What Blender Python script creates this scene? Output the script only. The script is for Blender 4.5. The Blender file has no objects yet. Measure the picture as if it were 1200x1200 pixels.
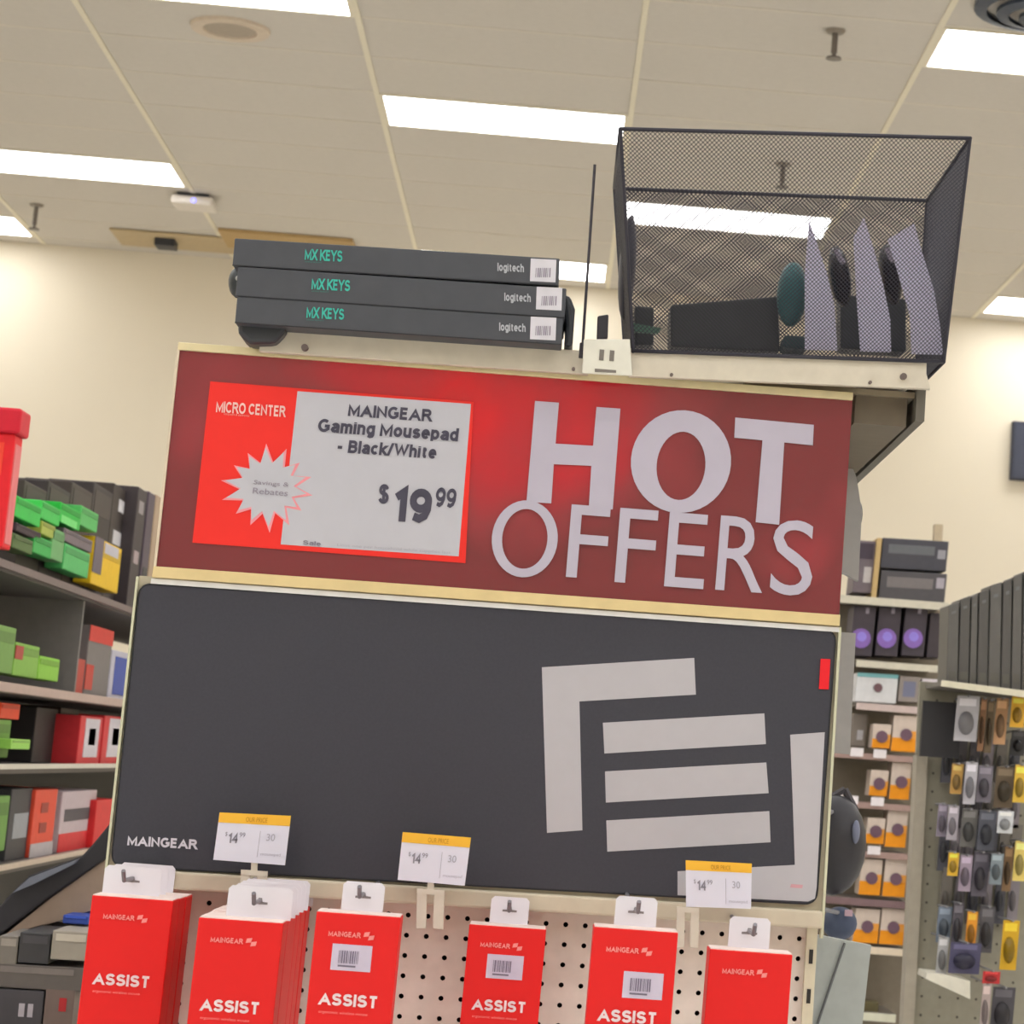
import bpy, math, random
from mathutils import Vector, Matrix
random.seed(7)
scene = bpy.context.scene
col = scene.collection
V = Vector
# ---------------------------------------------------------------- camera
F, CX, CY = 2903.9, 893.9, 405.9
YAW, PITCH, ROLL = 0.0760, 0.1713, 0.0652
CAMZ = 1.58
fw = V((math.sin(YAW)*math.cos(PITCH), math.cos(YAW)*math.cos(PITCH), math.sin(PITCH)))
rt = V((math.cos(YAW), -math.sin(YAW), 0))
up = rt.cross(fw)
c_, s_ = math.cos(ROLL), math.sin(ROLL)
RT = c_*rt + s_*up
UP = c_*up - s_*rt
cam = bpy.data.cameras.new('camera')
cam.sensor_width = 36; cam.lens = F/1200*36
cam.shift_x = (600-CX)/1200; cam.shift_y = (CY-600)/1200
cam.dof.use_dof = True; cam.dof.focus_distance = 3.3; cam.dof.aperture_fstop = 18
cam.clip_start = 0.05; cam.clip_end = 100
camo = bpy.data.objects.new('camera', cam); col.objects.link(camo)
m = Matrix((RT, UP, -fw)).transposed().to_4x4(); m.translation = V((0, 0, CAMZ))
camo.matrix_world = m
scene.camera = camo
scene.view_settings.view_transform = 'Standard'
scene.view_settings.look = 'None'
scene.view_settings.gamma = 1
scene.view_settings.exposure = 0
scene.view_settings.use_curve_mapping = False
wd = bpy.data.worlds.new('world'); scene.world = wd; wd.use_nodes = True
wd.node_tree.nodes['Background'].inputs[0].default_value = (1, .93, .85, 1)
wd.node_tree.nodes['Background'].inputs[1].default_value = .15
LIGHT = 8.2          # emission of the ceiling panels

def at(px, py, Y):
    d = fw + RT*((px-CX)/F) + UP*((CY-py)/F)
    return V((0, 0, CAMZ)) + d*(Y/d.y)
def atX(px, py, X):
    d = fw + RT*((px-CX)/F) + UP*((CY-py)/F)
    return V((0, 0, CAMZ)) + d*(X/d.x)
def atZ(px, py, Z):
    d = fw + RT*((px-CX)/F) + UP*((CY-py)/F)
    return V((0, 0, CAMZ)) + d*((Z-CAMZ)/d.z)

# ---------------------------------------------------------------- materials
def lin(c): 
    c = c/255
    return c/12.92 if c <= .04045 else ((c+.055)/1.055)**2.4
MATS = {}
def mat(rgb, rough=.55, var=.06, scale=40, metal=0., spec=.3, gain=1., bump=0.):
    key = (tuple(rgb), rough, var, scale, metal, spec, gain, bump)
    if key in MATS: return MATS[key]
    mt = bpy.data.materials.new('surface_%d' % len(MATS)); mt.use_nodes = True
    nt = mt.node_tree; b = nt.nodes['Principled BSDF']
    c = [min(.95, lin(v)*gain) for v in rgb]
    n = nt.nodes.new('ShaderNodeTexNoise'); n.inputs['Scale'].default_value = scale; n.inputs['Detail'].default_value = 3
    tc = nt.nodes.new('ShaderNodeTexCoord'); nt.links.new(tc.outputs['Object'], n.inputs['Vector'])
    mx = nt.nodes.new('ShaderNodeMix'); mx.data_type = 'RGBA'
    mx.inputs[6].default_value = [max(0, v*(1-var*2)) for v in c]+[1]
    mx.inputs[7].default_value = [min(1, v*(1+var*2)) for v in c]+[1]
    nt.links.new(n.outputs['Fac'], mx.inputs[0]); nt.links.new(mx.outputs[2], b.inputs['Base Color'])
    b.inputs['Roughness'].default_value = rough; b.inputs['Metallic'].default_value = metal
    b.inputs['Specular IOR Level'].default_value = spec
    if bump:
        bp = nt.nodes.new('ShaderNodeBump'); bp.inputs['Strength'].default_value = bump; bp.inputs['Distance'].default_value = .002
        n2 = nt.nodes.new('ShaderNodeTexNoise'); n2.inputs['Scale'].default_value = scale*8
        nt.links.new(tc.outputs['Object'], n2.inputs['Vector'])
        nt.links.new(n2.outputs['Fac'], bp.inputs['Height']); nt.links.new(bp.outputs[0], b.inputs['Normal'])
    MATS[key] = mt
    return mt
def emis(rgb, s, name):
    mt = bpy.data.materials.new(name); mt.use_nodes = True; nt = mt.node_tree
    nt.nodes.remove(nt.nodes['Principled BSDF'])
    e = nt.nodes.new('ShaderNodeEmission'); e.inputs[0].default_value = (*rgb, 1); e.inputs[1].default_value = s
    nt.links.new(e.outputs[0], nt.nodes['Material Output'].inputs[0]); return mt

KG = .74
TINT = (.99, 1.045, 1.115)     # neutral goods under the warm bounce of the room
G = 1.45   # display goods: albedo = photo colour * gain
def fr(rgb, **k):
    k['gain'] = k.get('gain', G)*KG; return mat(tuple(min(255, v*t**.4) for v, t in zip(rgb, TINT)), **k)

# ---------------------------------------------------------------- mesh helper
class MB:
    def __init__(s): s.v = []; s.f = []
    def quadbox(s, pts):       # 8 points: bottom 4 ccw, top 4 ccw
        n = len(s.v); s.v += [tuple(p) for p in pts]
        for f in ((3,2,1,0),(4,5,6,7),(0,1,5,4),(1,2,6,5),(2,3,7,6),(3,0,4,7)): s.f.append(tuple(n+i for i in f))
        return s
    def box(s, a, b):
        x0,x1 = sorted((a[0],b[0])); y0,y1 = sorted((a[1],b[1])); z0,z1 = sorted((a[2],b[2]))
        return s.quadbox([(x0,y0,z0),(x1,y0,z0),(x1,y1,z0),(x0,y1,z0),(x0,y0,z1),(x1,y0,z1),(x1,y1,z1),(x0,y1,z1)])
    def prism(s, pts, ex):
        pts = [V(p) for p in pts]; ex = V(ex); n = len(s.v); k = len(pts)
        nrm = V((0,0,0))
        for i in range(k): nrm += pts[i].cross(pts[(i+1) % k])
        if nrm.dot(ex) > 0: pts.reverse()
        s.v += [tuple(p) for p in pts] + [tuple(p+ex) for p in pts]
        s.f.append(tuple(n+i for i in range(k))); s.f.append(tuple(n+k+i for i in reversed(range(k))))
        for i in range(k):
            j = (i+1) % k; s.f.append((n+j, n+i, n+k+i, n+k+j))
        return s
    def tube(s, p, q, r, k=8, r2=None):
        p, q = V(p), V(q); r2 = r if r2 is None else r2
        d = (q-p).normalized(); a = d.orthogonal().normalized(); b = d.cross(a); n = len(s.v)
        for c, rr in ((p, r), (q, r2)):
            for i in range(k):
                t = 2*math.pi*i/k; s.v.append(tuple(c + rr*(math.cos(t)*a+math.sin(t)*b)))
        s.f.append(tuple(n+i for i in reversed(range(k)))); s.f.append(tuple(n+k+i for i in range(k)))
        for i in range(k):
            j = (i+1) % k; s.f.append((n+i, n+j, n+k+j, n+k+i))
        return s
    def path(s, pts, r, k=6):
        for a, b in zip(pts, pts[1:]): s.tube(a, b, r, k)
        return s
    def ell(s, c, rad, nu=16, nv=10, rot=None, cut=-1.0):
        c = V(c); n = len(s.v); rings = []
        for j in range(nv+1):
            ph = math.pi*j/nv - math.pi/2
            ring = []
            for i in range(nu):
                t = 2*math.pi*i/nu
                p = V((rad[0]*math.cos(ph)*math.cos(t), rad[1]*math.cos(ph)*math.sin(t), rad[2]*max(cut, math.sin(ph))))
                if rot is not None: p = rot @ p
                s.v.append(tuple(c+p)); ring.append(len(s.v)-1)
            rings.append(ring)
        for a, b in zip(rings, rings[1:]):
            for i in range(nu):
                j = (i+1) % nu; s.f.append((a[i], a[j], b[j], b[i]))
        return s
    def lathe(s, c, prof, k=24):
        n = len(s.v); c = V(c)
        for r, z in prof:
            for i in range(k):
                t = 2*math.pi*i/k; s.v.append((c.x+r*math.cos(t), c.y+r*math.sin(t), c.z+z))
        for a in range(len(prof)-1):
            for i in range(k):
                j = (i+1) % k; s.f.append((n+a*k+i, n+a*k+j, n+(a+1)*k+j, n+(a+1)*k+i))
        return s
    def build(s, name, m, parent=None, smooth=False, bevel=0, kind=None, rel=False, label=None):
        me = bpy.data.meshes.new(name)
        off = V((0,0,0)) if (rel or parent is None) else wloc(parent)
        me.from_pydata([tuple(V(p)-off) for p in s.v], [], s.f); me.update()
        if m: me.materials.append(m)
        if smooth:
            for p in me.polygons: p.use_smooth = True
        o = bpy.data.objects.new(name, me); col.objects.link(o)
        if parent is not None: o.parent = parent
        if bevel:
            b = o.modifiers.new('bevel', 'BEVEL'); b.width = bevel; b.segments = 2; b.limit_method = 'ANGLE'
        if kind: o['kind'] = kind
        if label: o['label'] = label
        return o
def wloc(o):
    l = V(o.location)
    while o.parent: o = o.parent; l += V(o.location)
    return l
def thing(name, label, cat, loc, group=None, rz=0):
    o = bpy.data.objects.new(name, None); col.objects.link(o); o.location = loc; o.rotation_euler = (0, 0, rz)
    o.empty_display_size = .05
    o['label'] = label; o['category'] = cat
    if group: o['group'] = group
    return o
def tagm(o, label, cat, group=None):
    o['label'] = label; o['category'] = cat
    if group: o['group'] = group
    return o
def copy_tree(o, parent=None):
    c = o.copy(); col.objects.link(c); c.parent = parent
    for ch in list(o.children): copy_tree(ch, c)
    return c

# text: glyph mesh fitted into the parallelogram BL, BL+U, BL+W, thickness towards the viewer
GL = {}
def glyphs(s, bold=0.0, spacing=1.0):
    k = (s, bold, spacing)
    if k in GL: return GL[k]
    cu = bpy.data.curves.new('type', 'FONT'); cu.body = s; cu.size = 1; cu.offset = bold; cu.space_character = spacing
    cu.resolution_u = 4
    o = bpy.data.objects.new('type', cu); col.objects.link(o)
    dg = bpy.context.evaluated_depsgraph_get()
    me = bpy.data.meshes.new_from_object(o.evaluated_get(dg))
    vs = [v.co.copy() for v in me.vertices]; fs = [tuple(p.vertices) for p in me.polygons]
    bpy.data.objects.remove(o); bpy.data.meshes.remove(me)
    x0 = min(v.x for v in vs); x1 = max(v.x for v in vs); y0 = min(v.y for v in vs); y1 = max(v.y for v in vs)
    GL[k] = ([((v.x-x0)/(x1-x0), (v.y-y0)/(y1-y0)) for v in vs], fs)
    return GL[k]
def _arc(cx, cy, rx, ry, a0, a1, n=14):
    return [(cx+rx*math.cos(math.radians(a0+(a1-a0)*i/n)), cy+ry*math.sin(math.radians(a0+(a1-a0)*i/n))) for i in range(n+1)]
_bowl = _arc(.25, .35, .25, .35, 0, 360, 20)
SF = {  # stroke letters: width, centre lines
 'A': (.84, [[(0, 0), (.42, 1), (.84, 0)], [(.15, .3), (.69, .3)]]), 'M': (.86, [[(0, 0), (0, 1), (.43, .08), (.86, 1), (.86, 0)]]),
 'I': (0, [[(0, 0), (0, 1)]]), 'N': (.7, [[(0, 0), (0, 1), (.7, 0), (.7, 1)]]),
 'G': (.8, [_arc(.41, .5, .41, .5, 48, 318, 20)+[(.78, .2), (.78, .46), (.46, .46)]]), 'E': (.56, [[(.56, 1), (0, 1), (0, 0), (.58, 0)], [(0, .53), (.52, .53)]]),
 'F': (.5, [[(.52, 1), (0, 1), (0, 0)], [(0, .52), (.46, .52)]]),
 'R': (.68, [[(0, 0), (0, 1)]+_arc(.4, .76, .24, .24, 90, -90, 10)+[(0, .52)], [(.38, .52), (.7, 0)]]),
 'S': (.66, [_arc(.33, .76, .30, .24, 15, 265, 14)+_arc(.33, .26, .33, .26, 80, -165, 14)]),
 'T': (.68, [[(0, 1), (.68, 1)], [(.34, 1), (.34, 0)]]), 'C': (.74, [_arc(.4, .5, .4, .5, 42, 318, 20)]), 'O': (.82, [_arc(.41, .5, .41, .5, 0, 360, 24)]),
 'B': (.62, [[(0, 0), (0, 1)]+_arc(.34, .77, .22, .23, 90, -90, 10)+[(0, .54)], [(.34, .54)]+_arc(.36, .27, .25, .27, 90, -90, 10)+[(0, 0)]]),
 'W': (1.1, [[(0, 1), (.27, 0), (.55, .95), (.83, 0), (1.1, 1)]]), 'K': (.66, [[(0, 0), (0, 1)], [(.64, 1), (0, .36)], [(.2, .56), (.68, 0)]]),
 'X': (.68, [[(0, 0), (.68, 1)], [(0, 1), (.68, 0)]]), 'Y': (.68, [[(0, 1), (.34, .48), (.68, 1)], [(.34, .48), (.34, 0)]]),
 'a': (.5, [_arc(.27, .49, .24, .21, 165, 0, 10)+[(.51, 0)], [(.51, .40), (.25, .37), (.06, .29), (0, .17), (.08, .04), (.23, 0), (.40, .05), (.51, .18)]]),
 'm': (.8, [[(0, 0), (0, .7)], [(0, .4)]+_arc(.2, .48, .2, .22, 180, 0, 10)+[(.4, 0)], [(.4, .4)]+_arc(.6, .48, .2, .22, 180, 0, 10)+[(.8, 0)]]),
 'n': (.46, [[(0, 0), (0, .7)], [(0, .4)]+_arc(.23, .47, .23, .23, 180, 0, 10)+[(.46, 0)]]), 'h': (.46, [[(0, 0), (0, 1)], [(0, .4)]+_arc(.23, .47, .23, .23, 180, 0, 10)+[(.46, 0)]]),
 'u': (.46, [[(.46, .7), (.46, 0)], [(0, .7)]+_arc(.23, .23, .23, .23, 180, 360, 10)]), 'i': (0, [[(0, 0), (0, .7)], [(0, .9), (0, 1.02)]]), 'l': (0, [[(0, 0), (0, 1)]]),
 'g': (.5, [_bowl, [(.5, .7), (.5, -.1), (.44, -.24), (.25, -.3), (.04, -.2)]]), 'o': (.52, [_arc(.26, .35, .26, .35, 0, 360, 20)]),
 's': (.46, [_arc(.23, .53, .21, .17, 15, 265, 10)+_arc(.23, .18, .23, .18, 80, -165, 10)]), 'e': (.5, [[(.03, .37)]+_arc(.25, .35, .25, .35, 3, 318, 20)]),
 'p': (.5, [_bowl, [(0, .7), (0, -.3)]]), 'd': (.5, [_bowl, [(.5, 1), (.5, 0)]]), 'c': (.46, [_arc(.26, .35, .26, .35, 45, 315, 14)]),
 'k': (.44, [[(0, 0), (0, 1)], [(.42, .7), (0, .24)], [(.14, .4), (.46, 0)]]), 't': (.34, [[(.14, .94), (.14, .14), (.2, .02), (.34, 0)], [(0, .7), (.34, .7)]]),
 '1': (.26, [[(0, .76), (.26, .98), (.26, 0)]]), '9': (.54, [_arc(.27, .69, .27, .31, 0, 360, 20), [(.54, .69), (.53, .38), (.44, .12), (.26, 0), (.05, .08)]]),
 '4': (.56, [[(.42, 0), (.42, 1), (0, .3), (.58, .3)]]), '-': (.42, [[(0, .36), (.42, .36)]]), '/': (.28, [[(0, 0), (.28, 1)]]),
 '$': (.56, [[(.28, -.12), (.28, 1.12)], _arc(.28, .76, .26, .24, 15, 265, 12)+_arc(.28, .26, .28, .26, 80, -165, 12)]),
}
def stroke_glyphs(s, w=.19):
    k = ('stroke', s, w)
    if k in GL: return GL[k]
    vs, fs, lay = [], [], []; x = 0; sc = 1-w; li = 0
    for ch in s:
        if ch == ' ': x += .34; continue
        wd, sts = SF[ch]
        for st in sts:
            P = [V((x+a*.95, b*sc+w/2)) for a, b in st]
            closed = (P[0]-P[-1]).length < 1e-4
            if closed: P = P[:-1]
            n = len(P); base = len(vs)
            for i in range(n):
                a = P[i-1] if (i or closed) else None; b = P[(i+1) % n] if (i < n-1 or closed) else None
                d1 = (P[i]-a).normalized() if a is not None else None; d2 = (b-P[i]).normalized() if b is not None else None
                if d1 is None: d1 = d2
                if d2 is None: d2 = d1
                n1 = V((-d1.y, d1.x)); n2 = V((-d2.y, d2.x)); mm = n1+n2
                mm = n1 if mm.length < .2 else mm/ (mm.dot(n1))
                if mm.length > 2.2: mm = mm.normalized()*2.2
                pr = [P[i]+mm*w/2, P[i]-mm*w/2]; by = st[i][1]
                end = not closed and i in (0, n-1)
                dd = d1 if i else d2
                if end and abs(dd.y) > .5 and abs(by-round(by)) < .001 or end and abs(dd.y) > .5 and abs(by-.7) < .001:
                    yb = 0 if by < .01 else (1 if by > .9 else .7*sc+w)
                    pr = [q+dd*((yb-q.y)/dd.y) for q in pr]
                elif ch.isupper(): pr = [V((q.x, min(1, max(0, q.y)))) for q in pr]
                vs += [tuple(q) for q in pr]; lay += [li % 3]*2
            li += 1
            for i in range(n if closed else n-1):
                j = (i+1) % n; fs.append((base+2*i+1, base+2*j+1, base+2*j, base+2*i))
        x += wd*.95+w+.085
    x0 = min(v[0] for v in vs); x1 = max(v[0] for v in vs); y0 = min(v[1] for v in vs); y1 = max(v[1] for v in vs)
    GL[k] = ([((a-x0)/(x1-x0), (b-y0)/(y1-y0), q*.00007) for (a, b), q in zip(vs, lay)], fs)
    return GL[k]
def text(parent, s, BL, U, W, m, bold=0.0, name='lettering', lift=.0008, rel=False, spacing=1.0):
    if bold >= .01 and all(ch in SF or ch == ' ' for ch in s): vs, fs = stroke_glyphs(s, .235 if bold >= .03 else .2)
    else: vs, fs = glyphs(s, min(bold, .004), spacing)
    BL, U, W = V(BL), V(U), V(W); n = U.cross(W).normalized()
    mb = MB(); mb.v = [tuple(BL+U*q[0]+W*q[1]+n*(lift+(q[2] if len(q) > 2 else 0))) for q in vs]; mb.f = list(fs)
    return mb.build(name, m, parent, rel=rel)
def text_px(parent, s, bl, br, tl, Y, m, bold=0.0, name='lettering', **k):
    a = at(*bl, Y); b = at(*br, Y); c = at(*tl, Y)
    return text(parent, s, a, b-a, c-a, m, bold, name, **k)
def plate_px(parent, pts, Y, th, m, name, back=False, **k):
    P = [at(x, y, Y) for x, y in pts]
    return MB().prism(P, (0, th if back else -th, 0)).build(name, m, parent, **k)

# ================================================================ the room
XW0, XW1, YW0, YW1, ZC = -8.0, 8.2, -6.0, 16.1, CAMZ+3.1015
wallm = mat((236, 226, 206), rough=.8, var=.015, scale=2, gain=1.0)
def struct(o): o['kind'] = 'structure'; return o
struct(MB().box((XW0-.1, YW1, 0), (XW1+.1, YW1+.12, ZC+.3)).build('wall_back', wallm))
struct(MB().box((XW0-.12, YW0, 0), (XW0, YW1, ZC+.3)).build('wall_left', wallm))
struct(MB().box((XW1, YW0, 0), (XW1+.12, YW1, ZC+.3)).build('wall_right', wallm))
struct(MB().box((XW0-.1, YW0-.12, 0), (XW1+.1, YW0, ZC+.3)).build('wall_front', wallm))
struct(MB().box((XW0-.1, YW0-.1, -.1), (XW1+.1, YW1+.1, 0)).build('floor', mat((228, 226, 222), rough=.35, var=.05, scale=1.5)))
ceil = MB().box((XW0-.1, YW0-.1, ZC+.05), (XW1+.1, YW1+.1, ZC+.2)).build('ceiling', mat((150, 145, 138), rough=.9)); struct(ceil)
TX0, S, R0, L = -2.263, 1.2192, 9.77, 0.61
tile_m = mat((232, 225, 214), rough=.95, var=.02, scale=30, gain=.82, bump=.2)
bar_m = mat((236, 228, 206), rough=.5, var=.02)
k0, k1 = -5, 9
r0, r1 = -26, 11
def rowY(r): return R0 + r*L
lights = {}
# (column, row) of panels seen in the photograph
for k, r in ((0, 0), (3, 0), (1, 3), (-1, 6), (2, 6), (1, 9), (-2, 9), (4, 9)): lights[(k, r)] = 'in'
for k in range(k0, k1-1):                      # the rest of the store's pattern, outside the frame
    for r in range(r0+1, r1-1):
        ph = {0: 0, 1: 3}[(k) % 2]
        if (r-ph) % 6 == 0 and rowY(r) < 8.6 and (k, r) not in lights: lights[(k, r)] = 'out'
for k in (-5, -4, 5, 6, 7):
    for r in (3 if k % 2 else 0, 9 if k % 2 else 6):
        lights[(k, r)] = 'out'
tile_mesh = None; rest = MB(); g = .0115
for k in range(k0, k1):
    for r in range(r0, r1):
        if (k, r) in lights: continue
        xa, xb = max(TX0+k*S+g, XW0), min(TX0+(k+1)*S-g, XW1); ya, yb = rowY(r)+g, min(rowY(r)+L-g, YW1)
        if xa > XW1 or xb < XW0: continue
        if -3 <= k <= 5 and rowY(r) > 7:
            w, d = xb-xa, yb-ya
            if tile_mesh is None or abs(yb-rowY(r)-L+g) > 1e-6:
                mb = MB(); b_ = .002
                mb.quadbox([(b_, b_, -.006), (w-b_, b_, -.006), (w-b_, d-b_, -.006), (b_, d-b_, -.006), (0, 0, .012), (w, 0, .012), (w, d, .012), (0, d, .012)])
                o = mb.build('ceiling_tile', tile_m, ceil, rel=True)
                if tile_mesh is None: tile_mesh = o.data
            else:
                o = bpy.data.objects.new('ceiling_tile', tile_mesh); col.objects.link(o); o.parent = ceil
            o.location = (xa, ya, ZC)
        else: rest.box((xa, ya, ZC-.004), (xb, yb, ZC+.012))
rest.build('ceiling_tile_field', tile_m, ceil, kind='stuff')
for k in range(k0, k1+1):
    x = TX0+k*S
    if XW0 < x < XW1: MB().box((x-.013, YW0, ZC-.012), (x+.013, YW1, ZC-.002)).build('grid_bar', bar_m, ceil)
cross_m = mat((238, 230, 216), rough=.8, var=.02, gain=.84)
cb = MB()
for r in range(r0, r1+1):
    y = rowY(r)
    if YW0 < y < YW1: cb.box((XW0, y-.012, ZC-.0075), (XW1, y+.012, ZC-.0035))
cb.build('cross_bar', cross_m, ceil, kind='stuff')
panel_m = emis((.985, .985, .98), LIGHT, 'panel_light')
lab = {(0, 0): 'bright ceiling light panel cut by the top edge, above the round ceiling speaker',
       (3, 0): 'bright ceiling light panel at upper right, above the mesh bin',
       (1, 3): 'large bright ceiling light panel just left of the mesh bin top',
       (-1, 6): 'bright ceiling light panel at far left above the round access point',
       (2, 6): 'bright ceiling light panel seen through the black mesh bin',
       (1, 9): 'ceiling light panel half hidden behind the keyboard boxes',
       (-2, 9): 'small corner of a ceiling light panel at left edge near the back wall',
       (4, 9): 'ceiling light panel at right edge close to the back wall'}
pl = None
for (k, r), w in lights.items():
    l = lab.get((k, r), 'ceiling light panel outside the photographed part of the shop')
    grp = 'ceiling light panels' if w == 'in' else 'unseen ceiling light panels'
    if pl is None:
        pl = thing('ceiling_light', l, 'light', (0, 0, 0), grp)
        MB().box((.03, .03, -.012), (S-.03, L-.03, 0)).build('diffuser', panel_m, pl, rel=True)
        fm = MB()
        for a, b in (((.013, .013), (S-.013, .03)), ((.013, L-.03), (S-.013, L-.013)), ((.013, .03), (.03, L-.03)), ((S-.03, .03), (S-.013, L-.03))):
            fm.box((a[0], a[1], -.014), (b[0], b[1], .045))
        fm.build('frame', bar_m, pl, rel=True)
        o = pl
    else:
        o = copy_tree(pl); o['label'] = l; o['group'] = grp
    o.location = (TX0+k*S, rowY(r), ZC)
# ceiling fittings
white_p = mat((214, 208, 200), rough=.4); dark_p = fr((62, 62, 66), rough=.5)
def ceil_at(px, py): return atZ(px, py, ZC-.008)
p = ceil_at(270, 33)
t = thing('ceiling_speaker', 'round ceiling speaker grille below the top light panel', 'speaker', p)
MB().lathe(p, [(.0, -.004), (.115, -.004), (.12, -.014), (.17, -.014), (.175, 0), (.175, .002)], 36).build('rim', mat((214, 198, 178), rough=.5), t, smooth=False)
MB().lathe(p, [(0, -.008), (.113, -.008), (.113, -.004)], 36).build('grille', mat((178, 165, 148), rough=.7, bump=.5), t)
for px, py, hpx, l in ((43, 240, 30, 'small sprinkler head on the ceiling at far left beneath the light panel'),
                  (979, 36, 36, 'small sprinkler head on the ceiling above the mesh bin'),
                  (918, 192, 30, 'small sprinkler head seen through the mesh bin top')):
    p = ceil_at(px, py); h = hpx*p.y/F
    t = thing('sprinkler', l, 'sprinkler', p, 'ceiling sprinklers')
    MB().lathe(p, [(0, -.012), (.034, -.012), (.044, 0)], 20).build('escutcheon', mat((150, 140, 128), rough=.4), t)
    MB().tube(p, p+V((0, 0, -h*.8)), .013, 8).build('body', mat((120, 112, 105), rough=.4), t)
    MB().lathe(p+V((0, 0, -h)), [(0, 0), (.034, 0), (.03, .008), (.008, .012), (.008, h*.3)], 14).build('deflector', mat((120, 112, 105), rough=.4), t)
p = ceil_at(228, 229)
t = thing('access_point', 'white round-cornered wireless access point with blue light on the ceiling', 'access point', p)
MB().box(p+V((-.09, -.06, -.02)), p+V((.09, .1, 0))).build('bracket', dark_p, t)
MB().box(p+V((-.12, -.09, -.07)), p+V((.12, .14, -.02))).build('housing', mat((226, 218, 208), rough=.35), t, bevel=.015)
MB().ell(p+V((.012, -.095, -.05)), (.014, .008, .014)).build('status_light', emis((.25, .25, 1), 3, 'blue_led'), t, smooth=True)
p = ceil_at(195, 279)
t = thing('ceiling_vent', 'tan ceiling panel with a dark square vent near the back wall', 'vent', p)
MB().box(p+V((-.32, -.2, -.014)), p+V((.65, .28, -.004))).build('panel', mat((196, 176, 140), rough=.7), t)
MB().box(p+V((-.06, -.07, -.06)), p+V((.06, .1, -.014))).build('vent_box', dark_p, t)
p = ceil_at(312, 279)
tagm(MB().box(p+V((-.27, -.2, -.02)), p+V((.55, .3, -.001))).build('access_hatch', mat((190, 160, 112), rough=.7)), 'tan ceiling hatch just above the keyboard boxes', 'hatch')
p = ceil_at(1195, 5)
t = thing('air_diffuser', 'dark bluish air diffuser in the top right corner of the ceiling', 'diffuser', p)
for i, s in enumerate((.30, .21, .12)):
    MB().lathe(p+V((.12, 0, 0)), [(s-.05, -.012-.02*i), (s, -.004-.02*i), (s, -.02-.02*i), (s-.05, -.03-.02*i)], 28).build('ring', mat((70, 78, 92), rough=.5), t)
# dark screen on the back wall
a = at(1187, 493, YW1-.05); b = at(1186, 562, YW1-.05)
t = thing('wall_screen', 'dark rectangular screen on the back wall at the right edge', 'screen', V((a.x, YW1-.05, b.z)))
MB().box((a.x, YW1-.05, b.z), (a.x+.75, YW1, a.z)).build('casing', fr((60, 60, 70)), t, bevel=.006)
MB().box((a.x+.015, YW1-.054, b.z+.015), (a.x+.735, YW1-.05, a.z-.015)).build('glass', fr((72, 74, 86), rough=.25), t)

# ================================================================ the display rack
YP = 3.2436         # plane of the pad and the sign
YB = 3.30           # pegboard plane
metal = fr((196, 184, 160), rough=.4); cream = fr((222, 210, 182), rough=.4, gain=1.3); peg_m = fr((210, 196, 184), rough=.7, gain=1.62)
xl = at(163, 682, YP).x-.001; xr = at(981, 738, YP).x+.002
zr0, zr1 = at(600, 1066, YP).z, at(600, 1045, YP).z        # rail under the pad
rack = thing('display_rack', 'cream pegboard display rack carrying the red sign and the black pad', 'rack', V(((xl+xr)/2, YB, 0)))
P25 = .0254
mb = MB(); nx = int((xr-xl)/P25); hz = zr0+.02; nz = int((hz-.2)/P25)
ox = (xr-xl-nx*P25)/2+xl
for i in range(nx):
    for j in range(nz):
        x0 = ox+i*P25; z1 = hz-j*P25; z0 = z1-P25; cx, cz = x0+P25/2, (z0+z1)/2; r = .0034
        n = len(mb.v)
        sq = [(x0, z0), (x0+P25, z0), (x0+P25, z1), (x0, z1)]
        mb.v += [(x, YB, z) for x, z in sq]
        for q in range(8):
            tt = math.radians(-135+q*45); mb.v.append((cx+r*math.cos(tt), YB, cz+r*math.sin(tt)))
        for q in range(8):
            tt = math.radians(-135+q*45); mb.v.append((cx+r*math.cos(tt), YB+.005, cz+r*math.sin(tt)))
        for q in range(4):
            a, b = q, (q+1) % 4; h = [n+4+(2*q+u) % 8 for u in (0, 1, 2)]
            mb.f.append((n+a, n+b, h[2], h[1], h[0]))
        for q in range(8):
            mb.f.append((n+4+q, n+4+(q+1) % 8, n+12+(q+1) % 8, n+12+q))
mb.build('pegboard', peg_m, rack)
MB().box((xl, YB+.03, .2), (xr, YB+.04, zr0+.02)).build('rear_sheet', fr((40, 36, 36)), rack)
ztop = at(600, 436, YP).z
MB().box((at(200, 600, YP).x+.012, YB+.005, zr1), (xr-.004, YB+.03, ztop-.02)).build('upper_panel', metal, rack)
for x, sgn in ((xl, -1), (xr, 1)):
    u = MB()
    u.box((x-.012*(sgn > 0)-.001, YB-.012, .0), (x+.012*(sgn < 0)+.001, YB+.05, zr1)); x -= .006*sgn
    u.build('upright', cream, rack)
    sl = MB()
    for i in range(26):
        z = zr0-.03-i*.05; sl.box((x-.0025, YB-.0135, z-.018), (x+.0025, YB-.0115, z))
    sl.build('slot_row', fr((50, 46, 44)), rack, kind='stuff')
# price rail
MB().box((xl, YP-.012, zr0), (xr, YB+.005, zr1)).build('price_rail', fr((206, 192, 168), gain=1.35), rack, bevel=.003)
# thin frame beside and above the pad
MB().box((xl-.0025, YP-.006, zr1-.02), (xl+.0005, YP+.01, at(163, 676, YP).z)).build('frame_strip', fr((215, 212, 180), gain=1.2), rack)
MB().box((xr-.0005, YP-.006, zr0-.012), (xr+.003, YP+.01, at(981, 735, YP).z)).build('frame_strip', fr((215, 212, 180), gain=1.2), rack)
MB().box((xl, YP+.003, zr1), (xr, YP+.008, at(600, 705, YP).z)).build('pad_backer', metal, rack)
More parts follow.
